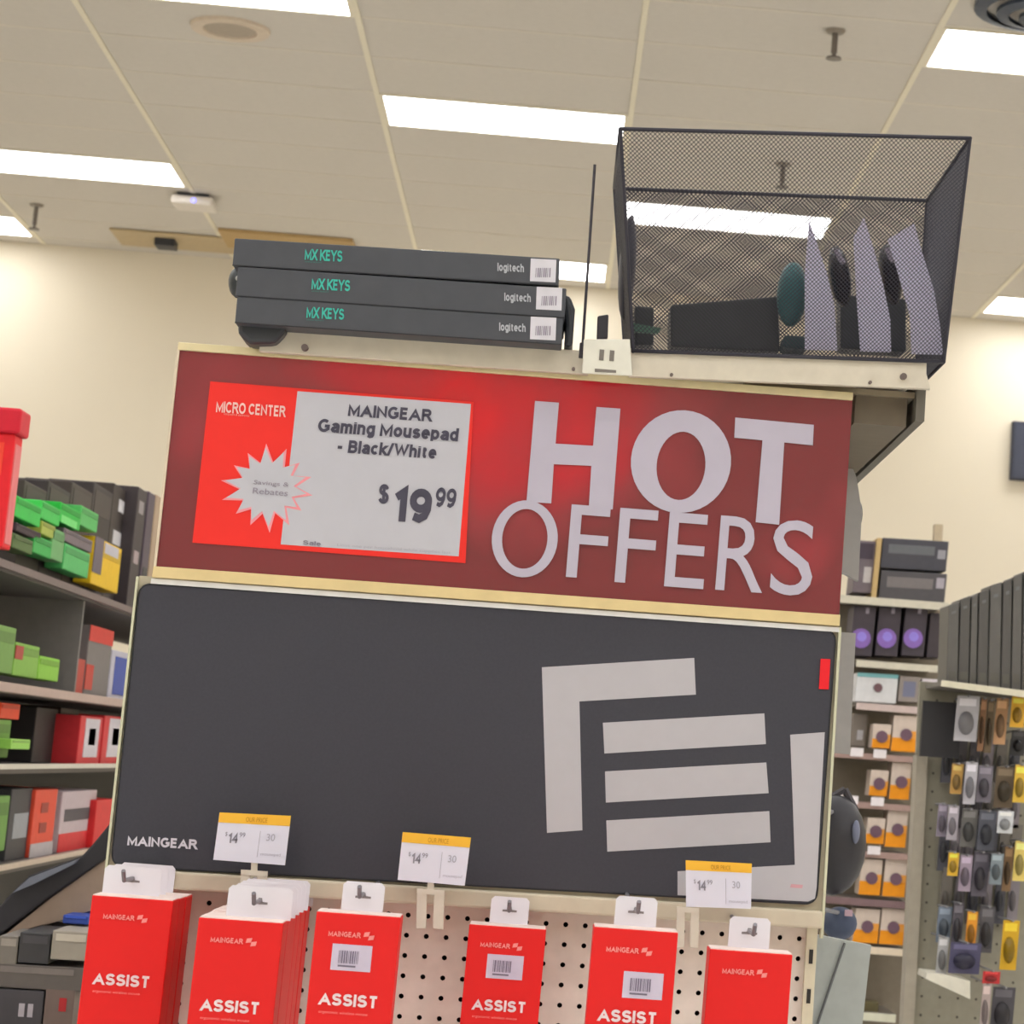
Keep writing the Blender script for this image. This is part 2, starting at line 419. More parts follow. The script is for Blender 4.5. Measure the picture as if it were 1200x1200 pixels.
# base of the rack
MB().box((xl, YB-.42, .0), (xr, YB, .16)).build('base_deck', metal, rack, bevel=.004)
# second face of the rack, grey end panels behind
grey = fr((176, 170, 166), rough=.6, gain=1.3)
YR = 3.75
plate_px(rack, [(1004, 560), (1010, 600), (1006, 681), (990, 672), (925, 668), (935, 545), (998, 545)], YR, .02, grey, 'end_panel', back=True)
plate_px(rack, [(925, 736), (1003, 742), (1000, 800), (996, 884), (912, 876), (918, 800)], YR, .02, grey, 'end_panel', back=True)
plate_px(rack, [(940, 1092), (1021, 1108), (1009, 1215), (890, 1210), (900, 1090)], YR, .02, fr((190, 192, 186), gain=1.3), 'end_panel', back=True)
MB().tube(at(990, 1105, YR-.004), at(958, 1200, YR-.004), .002).build('edge_line', fr((110, 110, 110)), rack)
MB().box((xl+.02, YR, 0), (xr+.02, YR+.03, ztop-.1)).build('rear_panel', metal, rack)

# peg hooks and top shelves
def shelf(name, tl, tr, bl, Y, depth, m):
    A, B, C = at(*tl, Y), at(*tr, Y), at(*bl, Y)
    ang = math.atan2(B.z-A.z, B.x-A.x); n = V((-math.sin(ang), 0, math.cos(ang))); h = (A-C).dot(n)
    mb = MB(); d = V((0, depth, 0)); lip = V((0, .012, 0))
    e = (B-A).normalized()
    mb.prism([A, B, B-n*h*.45+e*.0, B-n*h+V((.006, 0, 0)), A-n*h], lip)
    o = mb.build(name, m, rack, bevel=.0012)
    A2, B2 = A-n*.002+lip*.5, B-n*.002+lip*.5
    dk = MB().prism([A2, B2, B2+d, A2+d], (0, 0, -.01)).build('deck', m, o)
    return o, A, B, n, h, e
lipm = fr((216, 204, 184), rough=.35, gain=1.35)
shL = shelf('top_shelf', (306, 384), (686, 411), (306, 412), 3.215, .42, lipm)
shR = shelf('top_shelf', (738, 408), (1086, 423), (738, 441), 3.205, .55, lipm)
for sh, spots in ((shL, ((357, 407), (672, 432))), (shR, ((787, 439), (1059, 441), (1020, 448)))):
    for q in spots:
        pp = at(*q, 3.2); 
        MB().tube(pp+V((0, .008, 0)), pp+V((0, -.001, 0)), .0045 if q[0] in (357, 1059) else .0022, 10).build('screw', fr((110, 96, 90)), sh[0])
# gusset under the right shelf, running back
A = at(1088, 452, 3.21); Bk = at(1003, 540, 3.21*1.25)
mb = MB(); mb.quadbox([V((A.x-.012, 3.23, A.z-.045)), V((A.x, 3.23, A.z-.045)), V((A.x, 4.05, A.z-.05)), V((A.x-.012, 4.05, A.z-.05)),
                       V((A.x-.012, 3.23, A.z+.01)), V((A.x, 3.23, A.z+.01)), V((A.x, 4.05, A.z+.01)), V((A.x-.012, 4.05, A.z+.01))])
mb.build('shelf_side', fr((104, 98, 88)), rack)
MB().box((A.x-.24, 3.25, A.z-.012), (A.x-.004, 4.05, A.z-.004)).build('shelf_underside', fr((150, 135, 112)), rack)
MB().box((A.x-.09, 3.26, A.z-.05), (A.x-.02, 4.0, A.z-.012)).build('shelf_channel', fr((112, 100, 84)), rack)
pp = at(1012, 530, 3.75); MB().box(pp+V((-.012, 0, -.02)), pp+V((.006, .03, .03))).build('shelf_hook', fr((60, 56, 54)), rack)
# white centre bracket
pb = MB(); ptl, ptr, pbr, pbl = [(684, 398), (739, 396), (742, 441), (682, 438)][0:1][0], (738, 398), (741, 441), (682, 438)
br = plate_px(rack, [ptl, ptr, pbr, pbl], 3.19, .004, fr((226, 220, 204), gain=1.35), 'bracket_plate', bevel=.001)
for q in ((705, 416), (717, 417)):
    a = at(*q, 3.186); MB().box(a+V((-.003, -.0015, -.007)), a+V((.003, .001, .007))).build('slot', fr((120, 112, 104)), br)
plate_px(rack, [(697, 432), (722, 434), (722, 437), (697, 436)], 3.186, .001, fr((120, 112, 104)), 'slot')
plate_px(rack, [(700, 372), (713, 370), (712, 398), (699, 400)], 3.2, .012, fr((50, 48, 52)), 'clip', bevel=.002)
a0, a1 = at(697, 193, 3.2), at(683, 402, 3.2)
rod = MB().tube(a0, a1, .0019, 8).tube(a1, a1+V((0, 0, -.02)), .004, 8).build('sign_rod', fr((64, 60, 66), rough=.4))
tagm(rod, 'thin dark upright metal rod between the keyboard boxes and the mesh bin', 'rod')

# ================================================================ the red sign
sg = thing('promotion_sign', 'long red HOT OFFERS sign in a cream frame above the black pad', 'sign', at(600, 705, YP))
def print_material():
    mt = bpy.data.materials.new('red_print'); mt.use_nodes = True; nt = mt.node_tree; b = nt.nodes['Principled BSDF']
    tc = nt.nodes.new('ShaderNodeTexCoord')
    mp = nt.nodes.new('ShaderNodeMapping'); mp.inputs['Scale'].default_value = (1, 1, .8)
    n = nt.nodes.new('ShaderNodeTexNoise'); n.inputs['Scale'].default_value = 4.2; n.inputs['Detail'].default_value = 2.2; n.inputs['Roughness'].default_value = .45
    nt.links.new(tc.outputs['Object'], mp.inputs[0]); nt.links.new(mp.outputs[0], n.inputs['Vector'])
    # radial gradient: brightest red at upper left of centre, darker maroon outwards
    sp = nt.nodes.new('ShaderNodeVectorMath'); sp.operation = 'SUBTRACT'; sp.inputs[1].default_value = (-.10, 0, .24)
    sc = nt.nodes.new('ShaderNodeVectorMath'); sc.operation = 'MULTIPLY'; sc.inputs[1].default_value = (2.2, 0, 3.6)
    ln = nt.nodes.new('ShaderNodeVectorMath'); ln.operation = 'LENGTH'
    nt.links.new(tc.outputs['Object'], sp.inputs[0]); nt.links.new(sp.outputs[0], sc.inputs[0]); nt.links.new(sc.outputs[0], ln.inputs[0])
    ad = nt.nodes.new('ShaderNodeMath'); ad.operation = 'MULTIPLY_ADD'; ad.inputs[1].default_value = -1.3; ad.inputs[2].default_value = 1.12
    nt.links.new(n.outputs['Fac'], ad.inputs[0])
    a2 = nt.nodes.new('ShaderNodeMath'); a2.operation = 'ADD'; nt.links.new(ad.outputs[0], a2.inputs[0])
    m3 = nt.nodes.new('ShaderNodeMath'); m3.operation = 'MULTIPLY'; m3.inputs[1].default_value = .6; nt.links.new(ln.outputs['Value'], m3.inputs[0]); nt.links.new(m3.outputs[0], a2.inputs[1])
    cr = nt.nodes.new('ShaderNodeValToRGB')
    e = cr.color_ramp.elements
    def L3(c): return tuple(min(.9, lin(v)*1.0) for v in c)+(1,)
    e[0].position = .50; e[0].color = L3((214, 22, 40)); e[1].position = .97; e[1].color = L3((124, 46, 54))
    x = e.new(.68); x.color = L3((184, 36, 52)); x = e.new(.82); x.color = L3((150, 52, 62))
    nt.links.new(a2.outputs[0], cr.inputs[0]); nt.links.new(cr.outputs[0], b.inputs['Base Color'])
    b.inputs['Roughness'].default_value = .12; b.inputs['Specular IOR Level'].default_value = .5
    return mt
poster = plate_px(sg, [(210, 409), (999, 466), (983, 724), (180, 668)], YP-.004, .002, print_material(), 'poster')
frm = fr((232, 214, 168), rough=.35, gain=1.3)
plate_px(sg, [(210, 402), (999, 461), (998.5, 470), (209.5, 411)], YP-.003, .009, frm, 'frame_rail', bevel=.001)
plate_px(sg, [(181, 664), (984, 721), (983, 734), (179, 677)], YP-.003, .009, fr((232, 206, 150), gain=1.25), 'frame_rail', bevel=.001)
plate_px(sg, [(209, 404), (212, 404), (183, 672), (180, 672)], YP-.003, .007, fr((214, 196, 170)), 'frame_rail')
plate_px(sg, [(178, 678), (983, 735.5), (983, 741), (177, 684)], YP-.002, .005, fr((236, 232, 226), gain=1.3), 'lower_channel')
YF = YP-.0075
wt = fr((204, 194, 208), rough=.4, gain=1.15, var=.02)
def letter(parent, polys, Y, m):
    mb = MB()
    for p in polys: mb.prism([at(x, y, Y) for x, y in p], (0, -.0012, 0))
    return mb.build('letter', m, parent)
poster_p = poster
def concave(parent, pts, tris, Y, m):
    P = [at(x, y, Y) for x, y in pts]; n = len(P); mb = MB()
    mb.v = [tuple(p+V((0, -.0012, 0))) for p in P]+[tuple(p) for p in P]
    for f in tris: mb.f.append(tuple(reversed(f)))
    for q in range(n): mb.f.append((q, (q+1) % n, n+(q+1) % n, n+q))
    return mb.build('letter', m, parent)
concave(poster, [(627, 470), (655, 472), (651, 520), (695, 522.5), (699, 477), (727, 479), (718, 597), (690, 595), (693, 546), (649, 544), (646, 590), (617, 588)],
        [(0, 1, 2, 9, 10, 11), (2, 3, 8, 9), (3, 4, 5, 6, 7, 8)], YF, wt)
concave(poster, [(861.6, 489.4), (953.6, 498), (952.5, 522), (919, 518.5), (913, 615), (885.5, 612), (893.5, 516), (860.5, 513)],
        [(0, 1, 2, 3, 6, 7), (3, 4, 5, 6)], YF, wt)
def ring_px(parent, c, ro, ri, ci, Y, m, skew=-.085, k=40):
    mb = MB(); n = 0
    for i in range(k):
        t = 2*math.pi*i/k
        for cc, rr in ((c, ro), (ci, ri)):
            x = rr[0]*math.cos(t); y = rr[1]*math.sin(t)
            for dy in (0, -.0012):
                q = at(cc[0]+x+skew*y, cc[1]+y+.07*x, Y); mb.v.append((q.x, q.y+dy, q.z))
    for i in range(k):
        a = 4*i; b = 4*((i+1) % k)
        mb.f += [(a+1, b+1, b+3, a+3), (a, b, b+1, a+1), (a+3, b+3, b+2, a+2)]
    return mb.build('letter', m, parent)
ring_px(poster, (798, 541), (58.5, 60), (28.5, 40), (798, 546), YF, wt)
ring_px(poster, (615, 631.5), (38.5, 45), (26.5, 35), (615, 631.5), YF-.001, wt)
for ch, bl, brr, tl in (('F', (663, 676), (709, 679.5), (670, 591)), ('F', (720, 682), (765, 685.5), (727, 595)), ('E', (778, 687), (824, 690.5), (785, 600)),
                       ('R', (838, 691), (893, 695), (845, 604)), ('S', (901, 696), (950, 699.5), (908, 608))):
    text_px(poster, ch, bl, brr, tl, YF-.0016, wt, bold=.002, name='letter')
redc = fr((250, 50, 42), rough=.5, gain=1.25, var=.01)
card = plate_px(sg, [(246.5, 447), (555, 471), (545.5, 660), (225.5, 636)], YF+.0005, .001, redc, 'price_card')
cw = fr((220, 216, 222), gain=1.02, var=.015)
plate_px(card, [(348.7, 458.5), (552, 473.5), (537.5, 652), (329, 638)], YF-.0005, .0006, cw, 'white_field')
ink = fr((88, 84, 100), gain=1.0); YC = YF-.0013
for s, bl, brr, tl, b in (('MAINGEAR', (407.5, 487.5), (507, 494.5), (409, 473), .03), ('Gaming Mousepad', (371.5, 509.5), (536, 521), (374, 490.5), .03),
                        ('- Black/White', (395, 530), (511, 538), (397, 515), .03), ('$', (443, 590), (455, 591), (445, 567), .012),
                        ('19', (460, 611), (504, 614), (464, 567), .03), ('99', (509, 594), (533, 596), (512, 571), .015)):
    text_px(card, s, bl, brr, tl, YC, ink, b)
text_px(card, 'MICRO CENTER', (253, 483), (335, 489), (254, 470), YC, fr((255, 190, 180)), .02)
text_px(card, 'computers & electronics', (262, 487), (292, 489.5), (262.5, 483.5), YC, fr((255, 150, 140)), .0)
def star(name, c, ro, ri, Y, m, k=14, th=.0005):
    pts = []
    for i in range(2*k):
        t = 2*math.pi*i/(2*k)+.1; r = (ro*(1+.08*math.sin(i*2.3))) if i % 2 == 0 else ri
        pts.append((c[0]+r*math.cos(t)-.09*r*math.sin(t), c[1]+r*math.sin(t)*.92+.07*r*math.cos(t)))
    mb = MB(); P = [at(x, y, Y) for x, y in pts]; cc = at(*c, Y)
    n = len(P); mb.v = [tuple(cc)]+[tuple(p) for p in P]
    mb.f = [(0, 1+(i+1) % n, 1+i) for i in range(n)]
    return mb.build(name, m, card)
star('burst_outline', (314, 572), 53, 33, YC-.0001, fr((240, 150, 155), gain=1.4))
star('burst', (313, 571), 47, 31, YC-.0004, cw)
text_px(card, 'Savings &', (297, 569), (338, 572), (298, 562.5), YC-.0008, fr((150, 140, 150)), .02)
text_px(card, 'Rebates', (296, 578.5), (337, 581.5), (297, 571.5), YC-.0008, fr((150, 140, 150)), .02)
text_px(card, 'Sale', (355, 638), (376, 640), (355.5, 633), YC, fr((130, 124, 134)), .01)
text_px(card, 'Limit one per household while supplies last', (395, 641), (528, 650), (395.5, 637), YC, fr((170, 164, 172)), .0)

# ================================================================ the pad
pad = thing('gaming_mousepad', 'large black gaming mousepad with pale bar logo standing under the red sign', 'mousepad', at(560, 1045, YP))
A_, B_, C_, D_ = at(165, 684, YP), at(979, 739.5, YP), at(956, 1059.5, YP), at(131, 1014, YP)
x0, x1 = (A_.x+D_.x)/2, (B_.x+C_.x)/2
def rrect(pts, r, k=5):
    out = []
    n = len(pts)
    for i in range(n):
        p0, p1, p2 = V(pts[i-1]), V(pts[i]), V(pts[(i+1) % n])
        a = (p0-p1).normalized(); b = (p2-p1).normalized()
        for j in range(k+1):
            t = j/k; q = p1+a*r*(1-t)**2+b*r*t**2
            out.append(q)
    return out
sag = []
for i in range(9):
    t = i/8; sag.append(C_.lerp(D_, t)+V((0, 0, 0)))
mb = MB().prism(rrect([A_, B_, C_, D_], .016), (0, -.004, 0))
body = mb.build('pad_body', fr((71, 70, 76), rough=.85, var=.05, scale=300, spec=.2, gain=1.35), pad)
hem = MB().path(rrect([A_+V((0, -.003, 0)), B_+V((0, -.003, 0)), C_+V((0, -.003, 0)), D_+V((0, -.003, 0)), ], .016)+[rrect([A_, B_, C_, D_], .016)[0]+V((0, -.003, 0))], .0016, 5)
hem.build('stitched_hem', fr((44, 44, 48)), pad)
pw = fr((198, 192, 194), rough=.8, gain=1.2, var=.02); YL = YP-.0042
for pts in ([(635, 782), (813.5, 771), (815.5, 814), (679, 822), (682.5, 973), (641, 976)],
            [(706.5, 847), (895.7, 836), (897.5, 872), (708.3, 883)], [(709, 904), (898, 893.5), (900.7, 929.5), (710, 940.5)],
            [(710.5, 961.5), (901.5, 950.5), (903, 987), (711.7, 998)]):
    plate_px(pad, pts, YL, .0004, pw, 'printed_bar')
plate_px(pad, [(926, 861), (966.5, 858), (961, 960), (957, 1040), (955, 1053), (947, 1056.5), (794, 1049), (794, 1021), (931.5, 1013.5), (929, 940)], YL, .0004, pw, 'printed_bar')
tg = plate_px(pad, [(961.5, 772), (973, 772.5), (971, 808), (959.5, 807.5)], YL, .002, fr((226, 30, 40)), 'fabric_tag', bevel=.0006)
text_px(pad, 'MAINGEAR', (149, 990.5), (232, 995.5), (150, 979), YL, fr((206, 200, 206)), .03)
plate_px(pad, [(927, 1036), (941, 1037), (940, 1041), (926, 1040)], YL-.0005, .0003, fr((200, 150, 155)), 'small_print')

# ================================================================ price tags
yel = fr((244, 186, 60), gain=1.4, var=.01); tagw = fr((222, 218, 228), gain=1.4, var=.01)
def ptag(tl, tr, brr, bl, Y, label, clip, txt):
    base = at(*clip[3], Y)
    t = thing('price_tag', label, 'price tag', base, 'shelf price tags on the rail')
    plate_px(t, [tl, tr, brr, bl], Y, .0012, tagw, 'card')
    k = .21
    m1 = (tr[0]+(brr[0]-tr[0])*k, tr[1]+(brr[1]-tr[1])*k); m0 = (tl[0]+(bl[0]-tl[0])*k, tl[1]+(bl[1]-tl[1])*k)
    plate_px(t, [tl, tr, m1, m0], Y-.0013, .0004, yel, 'yellow_band')
    def q(u, v): return (tl[0]+(tr[0]-tl[0])*u+(bl[0]-tl[0])*v, tl[1]+(tr[1]-tl[1])*u+(bl[1]-tl[1])*v)
    g1 = fr((140, 136, 146)) ; g2 = fr((176, 172, 182)); g3 = fr((196, 140, 40))
    Yt = Y-.0014
    text_px(t, 'OUR PRICE', q(.38, .17), q(.68, .17), q(.38, .07), Yt-.0004, g3)
    text_px(t, '14', q(.17, .63), q(.30, .63), q(.17, .40), Yt, g1, .02)
    text_px(t, '99', q(.32, .50), q(.40, .50), q(.32, .40), Yt, g1, .0)
    text_px(t, '$', q(.12, .50), q(.15, .50), q(.12, .40), Yt, g1, .0)
    plate_px(t, [q(.60, .35), q(.608, .35), q(.608, .9), q(.60, .9)], Yt, .0002, g2, 'rule_line')
    text_px(t, '30', q(.70, .55), q(.82, .55), q(.70, .40), Yt, g2, .01)
    text_px(t, 'mousepad', q(.65, .88), q(.93, .88), q(.65, .80), Yt, g2, .0)
    a = at(*clip[0], Y); b = at(*clip[1], Y); c = at(*clip[2], Y); d = at(*clip[3], Y)
    w = (clip[1][0]-clip[0][0]); 
    mx = lambda u: (clip[0][0]+w*u)
    h0, h1 = clip[0][1], clip[3][1]
    mc = fr((216, 204, 186), gain=1.3)
    plate_px(t, [(mx(0), h0), (mx(.36), h0+1), (mx(.33), h1), (mx(-.04), h1)], Y+.004, .006, mc, 'clip_leg', bevel=.0008)
    plate_px(t, [(mx(.62), h0+1), (mx(1), h0+2), (mx(.96), h1+1), (mx(.58), h1)], Y+.004, .006, mc, 'clip_leg', bevel=.0008)
    plate_px(t, [(mx(0), h0-2), (mx(1), h0), (mx(1), h0+6), (mx(0), h0+4)], Y+.004, .007, mc, 'clip_bar')
    plate_px(t, [(mx(.38), (bl[1]+brr[1])/2-2), (mx(.62), (bl[1]+brr[1])/2-2), (mx(.6), h0+2), (mx(.36), h0+2)], Y+.004, .003, mc, 'stem')
    return t
ptag((257.5, 952), (341, 956), (334, 1014), (250, 1007.5), 3.19, 'yellow-topped price tag standing nearest the small white wordmark on the pad', [(283, 1021), (314, 1023), (312, 1036), (282, 1035)], 1)
ptag((472, 975), (552, 981.5), (544.6, 1038), (466, 1031), 3.19, 'middle of the three yellow-topped price tags, standing between two white hang tabs', [(489, 1043), (521, 1045), (520, 1090), (488, 1088)], 2)
ptag((803.5, 1008), (881, 1012), (880, 1065), (804, 1062.5), 3.19, 'yellow-topped price tag overlapping the pale logo corner of the pad', [(793, 1064), (819, 1066), (817, 1112), (791, 1110)], 3)

# ================================================================ red cartons on hooks
BW, BH, BD = .0955, .205, .052
redbox = fr((246, 34, 34), rough=.45, gain=1.15, var=.01); tabw = fr((226, 220, 224), gain=1.4, var=.01)
mutedpink = fr((255, 140, 134)); whitish = fr((240, 214, 214), gain=1.3); sidered = redbox
stick = fr((206, 192, 208), gain=1.35); inkb = fr((118, 108, 124))
def make_carton(label, tabw_m=.048, taboff=0.0, sticker=None, tabh=.034):
    # origin: top front left corner at (0,0,0); x right, y away, z up
    t = thing('hanging_carton', label, 'carton', (0, 0, 0), 'red cartons hanging below the pad')
    MB().box((0, 0, -BH), (BW, BD, 0)).build('carton_body', redbox, t, rel=True, bevel=.0012)
    MB().box((.001, .001, 0), (BW-.001, BD-.001, .0012)).build('carton_lid', fr((250, 215, 205)), t, rel=True)
    c = BW/2+taboff; w = tabw_m/2; y = BD-.006
    MB().prism([(c-w, y, 0), (c+w, y, 0), (c+w, y, tabh-.004), (c+w-.004, y, tabh), (c-w+.004, y, tabh), (c-w, y, tabh-.004)], (0, -.0012, 0)).build('hang_tab', tabw, t, rel=True)
    hk = MB().prism([(c-.009, y-.0013, tabh*.46), (c+.009, y-.0013, tabh*.46), (c+.009, y-.0013, tabh*.53), (c+.003, y-.0013, tabh*.54), (c+.002, y-.0013, tabh*.66), (c-.002, y-.0013, tabh*.66), (c-.003, y-.0013, tabh*.54), (c-.009, y-.0013, tabh*.53)], (0, -.0002, 0))
    hk.build('tab_hole', fr((130, 120, 120)), t, rel=True)
    text(t, 'MAINGEAR', (.016, -.0006, -.026), (.037, 0, 0), (0, 0, .006), mutedpink, .03, rel=True)
    lg = MB()
    for dx, dz in ((0, 0), (.0055, -.0035)):
        lg.prism([(.0565+dx, -.0008, -.0195+dz), (.0625+dx, -.0008, -.0185+dz), (.0615+dx, -.0008, -.0235+dz), (.0555+dx, -.0008, -.0245+dz)], (0, -.0002, 0))
    lg.build('emblem', mutedpink, t, rel=True)
    text(t, 'ASSIST', (.012, -.0006, -.102), (.066, 0, 0), (0, 0, .0135), whitish, .04, rel=True, spacing=1.05)
    text(t, 'ergonomic wireless mouse', (.014, -.0006, -.112), (.055, 0, 0), (0, 0, .004), mutedpink, .0, rel=True)
    if sticker:
        sx, sz = sticker
        s = MB().box((sx, -.0008, sz-.029), (sx+.045, 0, sz)).build('sticker', stick, t, rel=True)
        bc = MB(); x = sx+.008
        while x < sx+.030:
            w = random.choice((.0006, .0011, .0016)); bc.box((x, -.0012, sz-.021), (x+w, -.0008, sz-.007)); x += w+.001
        bc.box((sx+.008, -.0012, sz-.025), (sx+.028, -.0008, sz-.023))
        bc.build('barcode', inkb, s, rel=True)
    return t
def place(t, tl, Y, tilt=0, rz=0):
    p = at(*tl, Y); t.location = p; t.rotation_euler = (0, tilt, rz)
hookm = fr((120, 116, 120), metal=.3, rough=.4)
def hook(x, z, y0):
    MB().path([(x, YB, z), (x, y0, z), (x, y0-.012, z+.012)], .0026, 7).build('peg_hook', hookm, rack)
names = ['leftmost', 'second']
# hook 1: three deep
T = .012
def stack(tl, Yf, n, lbls, **k):
    sticker = k.pop('sticker', None)
    c0 = None
    first = at(*tl, Yf)
    for i in range(n):
        if i == 0: c = make_carton(lbls[0], sticker=sticker, **k); c0 = c
        else:
            c = copy_tree(c0); c['label'] = lbls[i]
            for ch in list(c.children):
                if i and (ch.name.startswith(('sticker',))):
                    for g_ in list(ch.children): bpy.data.objects.remove(g_)
                    bpy.data.objects.remove(ch)
        c.rotation_euler = (0, T, 0)
        c.location = first+V((random.uniform(-.001, .001) if i else 0, i*(BD+.004), random.uniform(-.0015, .0015) if i else 0))
    hook(first.x+BW/2+k.get('taboff', 0), first.z+.02, Yf+n*(BD+.004)*0 - .015)
stack((108, 1049), 3.07, 3, ['front red carton hanging leftmost below the pad', 'red carton directly behind the leftmost front carton', 'rearmost red carton on the leftmost hook'], tabw_m=.068, taboff=-.01)
stack((233, 1075), 2.93, 6, ['front red carton of the deep row below the first price tag'] + ['red carton %s in the deep row below the first price tag' % s for s in ('second from the front', 'third from the front', 'fourth from the front', 'fifth from the front', 'sixth and rearmost')], tabw_m=.074, taboff=.014, tabh=.036)
stack((371, 1068), 2.92, 1, ['red carton third from the left with a barcode sticker near its top centre'], sticker=(.022, -.034))
stack((550, 1083), 3.17, 1, ['narrow looking red carton with sticker hanging under the middle of the pad'], sticker=(.026, -.034))
stack((696, 1086), 2.87, 1, ['red carton fifth from the left with a barcode sticker at lower right'], sticker=(.038, -.046))
stack((832, 1112), 2.91, 1, ['rightmost and lowest hanging red carton, below the pale logo corner'], tabh=.036)

# ================================================================ keyboard boxes on the left top shelf
kb_m = fr((76, 77, 82), rough=.5, gain=1.35); teal = fr((70, 190, 170), gain=1.2); kwhite = fr((176, 176, 180)); YK = 3.17
def kbox(tl, tr, hpx, label, tx0, tx1, ty, lx, ly, sx, sy, cap=True):
    A, B = at(*tl, YK), at(*tr, YK)
    ang = math.atan2(B.z-A.z, B.x-A.x); w = (B-A).length; h = hpx*YK/2895
    e = (B-A).normalized(); n = V((-e.z, 0, e.x))
    t = thing('keyboard_box', label, 'box', A-n*h, 'slim keyboard boxes on the top shelf')
    D = V((0, .165, 0)); O = A-n*h
    MB().quadbox([O, O+e*w, O+e*w+D, O+D, A, B, B+D, A+D]).build('carton', kb_m, t, bevel=.0015)
    MB().quadbox([O+V((0, -.0004, 0))+e*.0, O+e*w+V((0, -.0004, 0)), O+e*w+V((0, .001, 0)), O+V((0, .001, 0)), O+n*.0012+V((0, -.0004, 0)), O+e*w+n*.0012+V((0, -.0004, 0)), O+e*w+n*.0012, O+n*.0012]).build('seam', fr((40, 40, 44)), t)
    def q(px, py): return (px, py)
    text_px(t, 'MX KEYS', (tx0, ty+13.5), (tx1, ty+16), (tx0+.7, ty+.5), YK-.0006, teal, .02)
    text_px(t, 'wireless keyboard', (tx0, ty+17), (tx0+20, ty+18), (tx0, ty+14.5), YK-.0006, fr((60, 120, 110)))
    text_px(t, 'logitech', (lx, ly+12), (lx+31, ly+13.5), (lx, ly), YK-.0006, kwhite, .02)
    s = plate_px(t, [(sx, sy), (sx+30, sy+1.5), (sx+29, sy+28), (sx-1, sy+26.5)], YK-.0003, .0006, fr((206, 200, 204)), 'sticker')
    bc = MB()
    for i in range(8):
        x = sx+6+i*2.3; bc.prism([at(x, sy+11, YK-.001), at(x+(1.2 if i % 3 else .7), sy+11, YK-.001), at(x+(1.2 if i % 3 else .7)-.5, sy+22, YK-.001), at(x-.5, sy+22, YK-.001)], (0, -.0002, 0))
    bc.build('barcode', inkb, s)
    return t
kbox((275, 279), (656, 303), 33, 'topmost slim black keyboard box of the three on the shelf', 357, 401, 291, 583, 308, 622, 303)
kbox((279, 312), (664, 338), 36, 'middle slim black keyboard box of the three on the shelf', 365, 410, 325.5, 591, 343, 629, 336)
kbox((278, 347), (660, 373), 32, 'bottom slim black keyboard box of the three on the shelf', 359, 403, 359, 585, 378, 622, 371)
def lump(pts, Y, th, label, name, cat):
    o = plate_px(None, pts, Y, th, fr((58, 60, 64), rough=.4), name, back=True, bevel=.006); return tagm(o, label, cat)
t = thing('cable_coil', 'black coiled cable end sticking out left beside the middle keyboard box', 'cable', at(277, 330, 3.25))
MB().ell(at(281, 331, 3.24), (.0145, .03, .021)).build('coil', fr((52, 56, 58), rough=.35), t, smooth=True)
MB().ell(at(279, 326, 3.209), (.0035, .002, .0035)).build('plug_tip', fr((170, 165, 160)), t, smooth=True)
lump([(280, 372), (334, 376), (335, 388), (322, 402), (292, 403), (278, 390)], 3.19, .07, 'small black octagonal puck squeezed under the left end of the keyboard boxes', 'cable_puck', 'accessory')
lump([(659, 345), (668, 346), (674, 362), (671, 406), (661, 406), (663, 380)], 3.20, .12, 'dark curled cover behind the right ends of the keyboard boxes', 'dust_cover', 'cover')

# ================================================================ mesh bin
bin_ = thing('mesh_bin', 'black wire mesh bin holding packaged mice on the right top shelf', 'bin', at(925, 420, 3.3))
wire = fr((56, 54, 62), rough=.45, metal=.2)
nbl, nbr = at(742, 411, 3.20), at(1106, 424, 3.20)
ntl, ntr = at(727, 151, 3.14), at(1137, 162, 3.14)
zt = (ntl.z+ntr.z)/2; zb = (nbl.z+nbr.z)/2
ntl.z, ntr.z = ntl.z, ntr.z
ftl = V((ntl.x+.002, 3.50, ntl.z-.0)); ftr = V((ntr.x-.002, 3.50, ntr.z)); fbl = V((nbl.x, 3.46, nbl.z)); fbr = V((nbr.x, 3.46, nbr.z))
fz = at(735, 222, 3.5).z; ftl.z = fz; fz = at(1085, 235, 3.5).z; ftr.z = fz
def mesh_face(name, a, b, c, d, pitch=.0040, w=.00085):
    # a,b bottom; c,d top right, top left
    W_ = ((b-a).length+(c-d).length)/2; H_ = ((d-a).length+(c-b).length)/2
    nrm = (b-a).cross(d-a).normalized()
    def P(u, v): 
        u /= W_; v /= H_
        return (a*(1-u)+b*u)*(1-v)+(d*(1-u)+c*u)*v
    mb = MB(); st = pitch*math.sqrt(2)
    for sgn in (1, -1):
        k = -H_ if sgn > 0 else 0
        lo = -H_ if sgn > 0 else 0; hi = W_ if sgn > 0 else W_+H_
        k = lo+st/2
        while k < hi:
            # line u = k + sgn*v
            if sgn > 0: v0 = max(0, -k); v1 = min(H_, W_-k)
            else: v0 = max(0, k-W_); v1 = min(H_, k)
            if v1-v0 > .004:
                p, q = P(k+sgn*v0, v0), P(k+sgn*v1, v1)
                dd = (q-p).normalized(); s = dd.cross(nrm)*w/2; tt = nrm*w*.3*sgn
                n = len(mb.v); mb.v += [tuple(p-s+tt), tuple(p+s+tt), tuple(p-tt), tuple(q-s+tt), tuple(q+s+tt), tuple(q-tt)]
                mb.f += [(n, n+1, n+4, n+3), (n+1, n+2, n+5, n+4), (n+2, n, n+3, n+5)]
            k += st
    return mb.build(name, wire, bin_, kind='stuff')
mesh_face('mesh_panel', nbl, nbr, ntr, ntl)
mesh_face('mesh_panel', fbl, fbr, ftr, ftl, w=.0011)
mesh_face('mesh_panel', nbl, fbl, ftl, ntl, w=.0012)
mesh_face('mesh_panel', nbr, fbr, ftr, ntr, w=.0012)
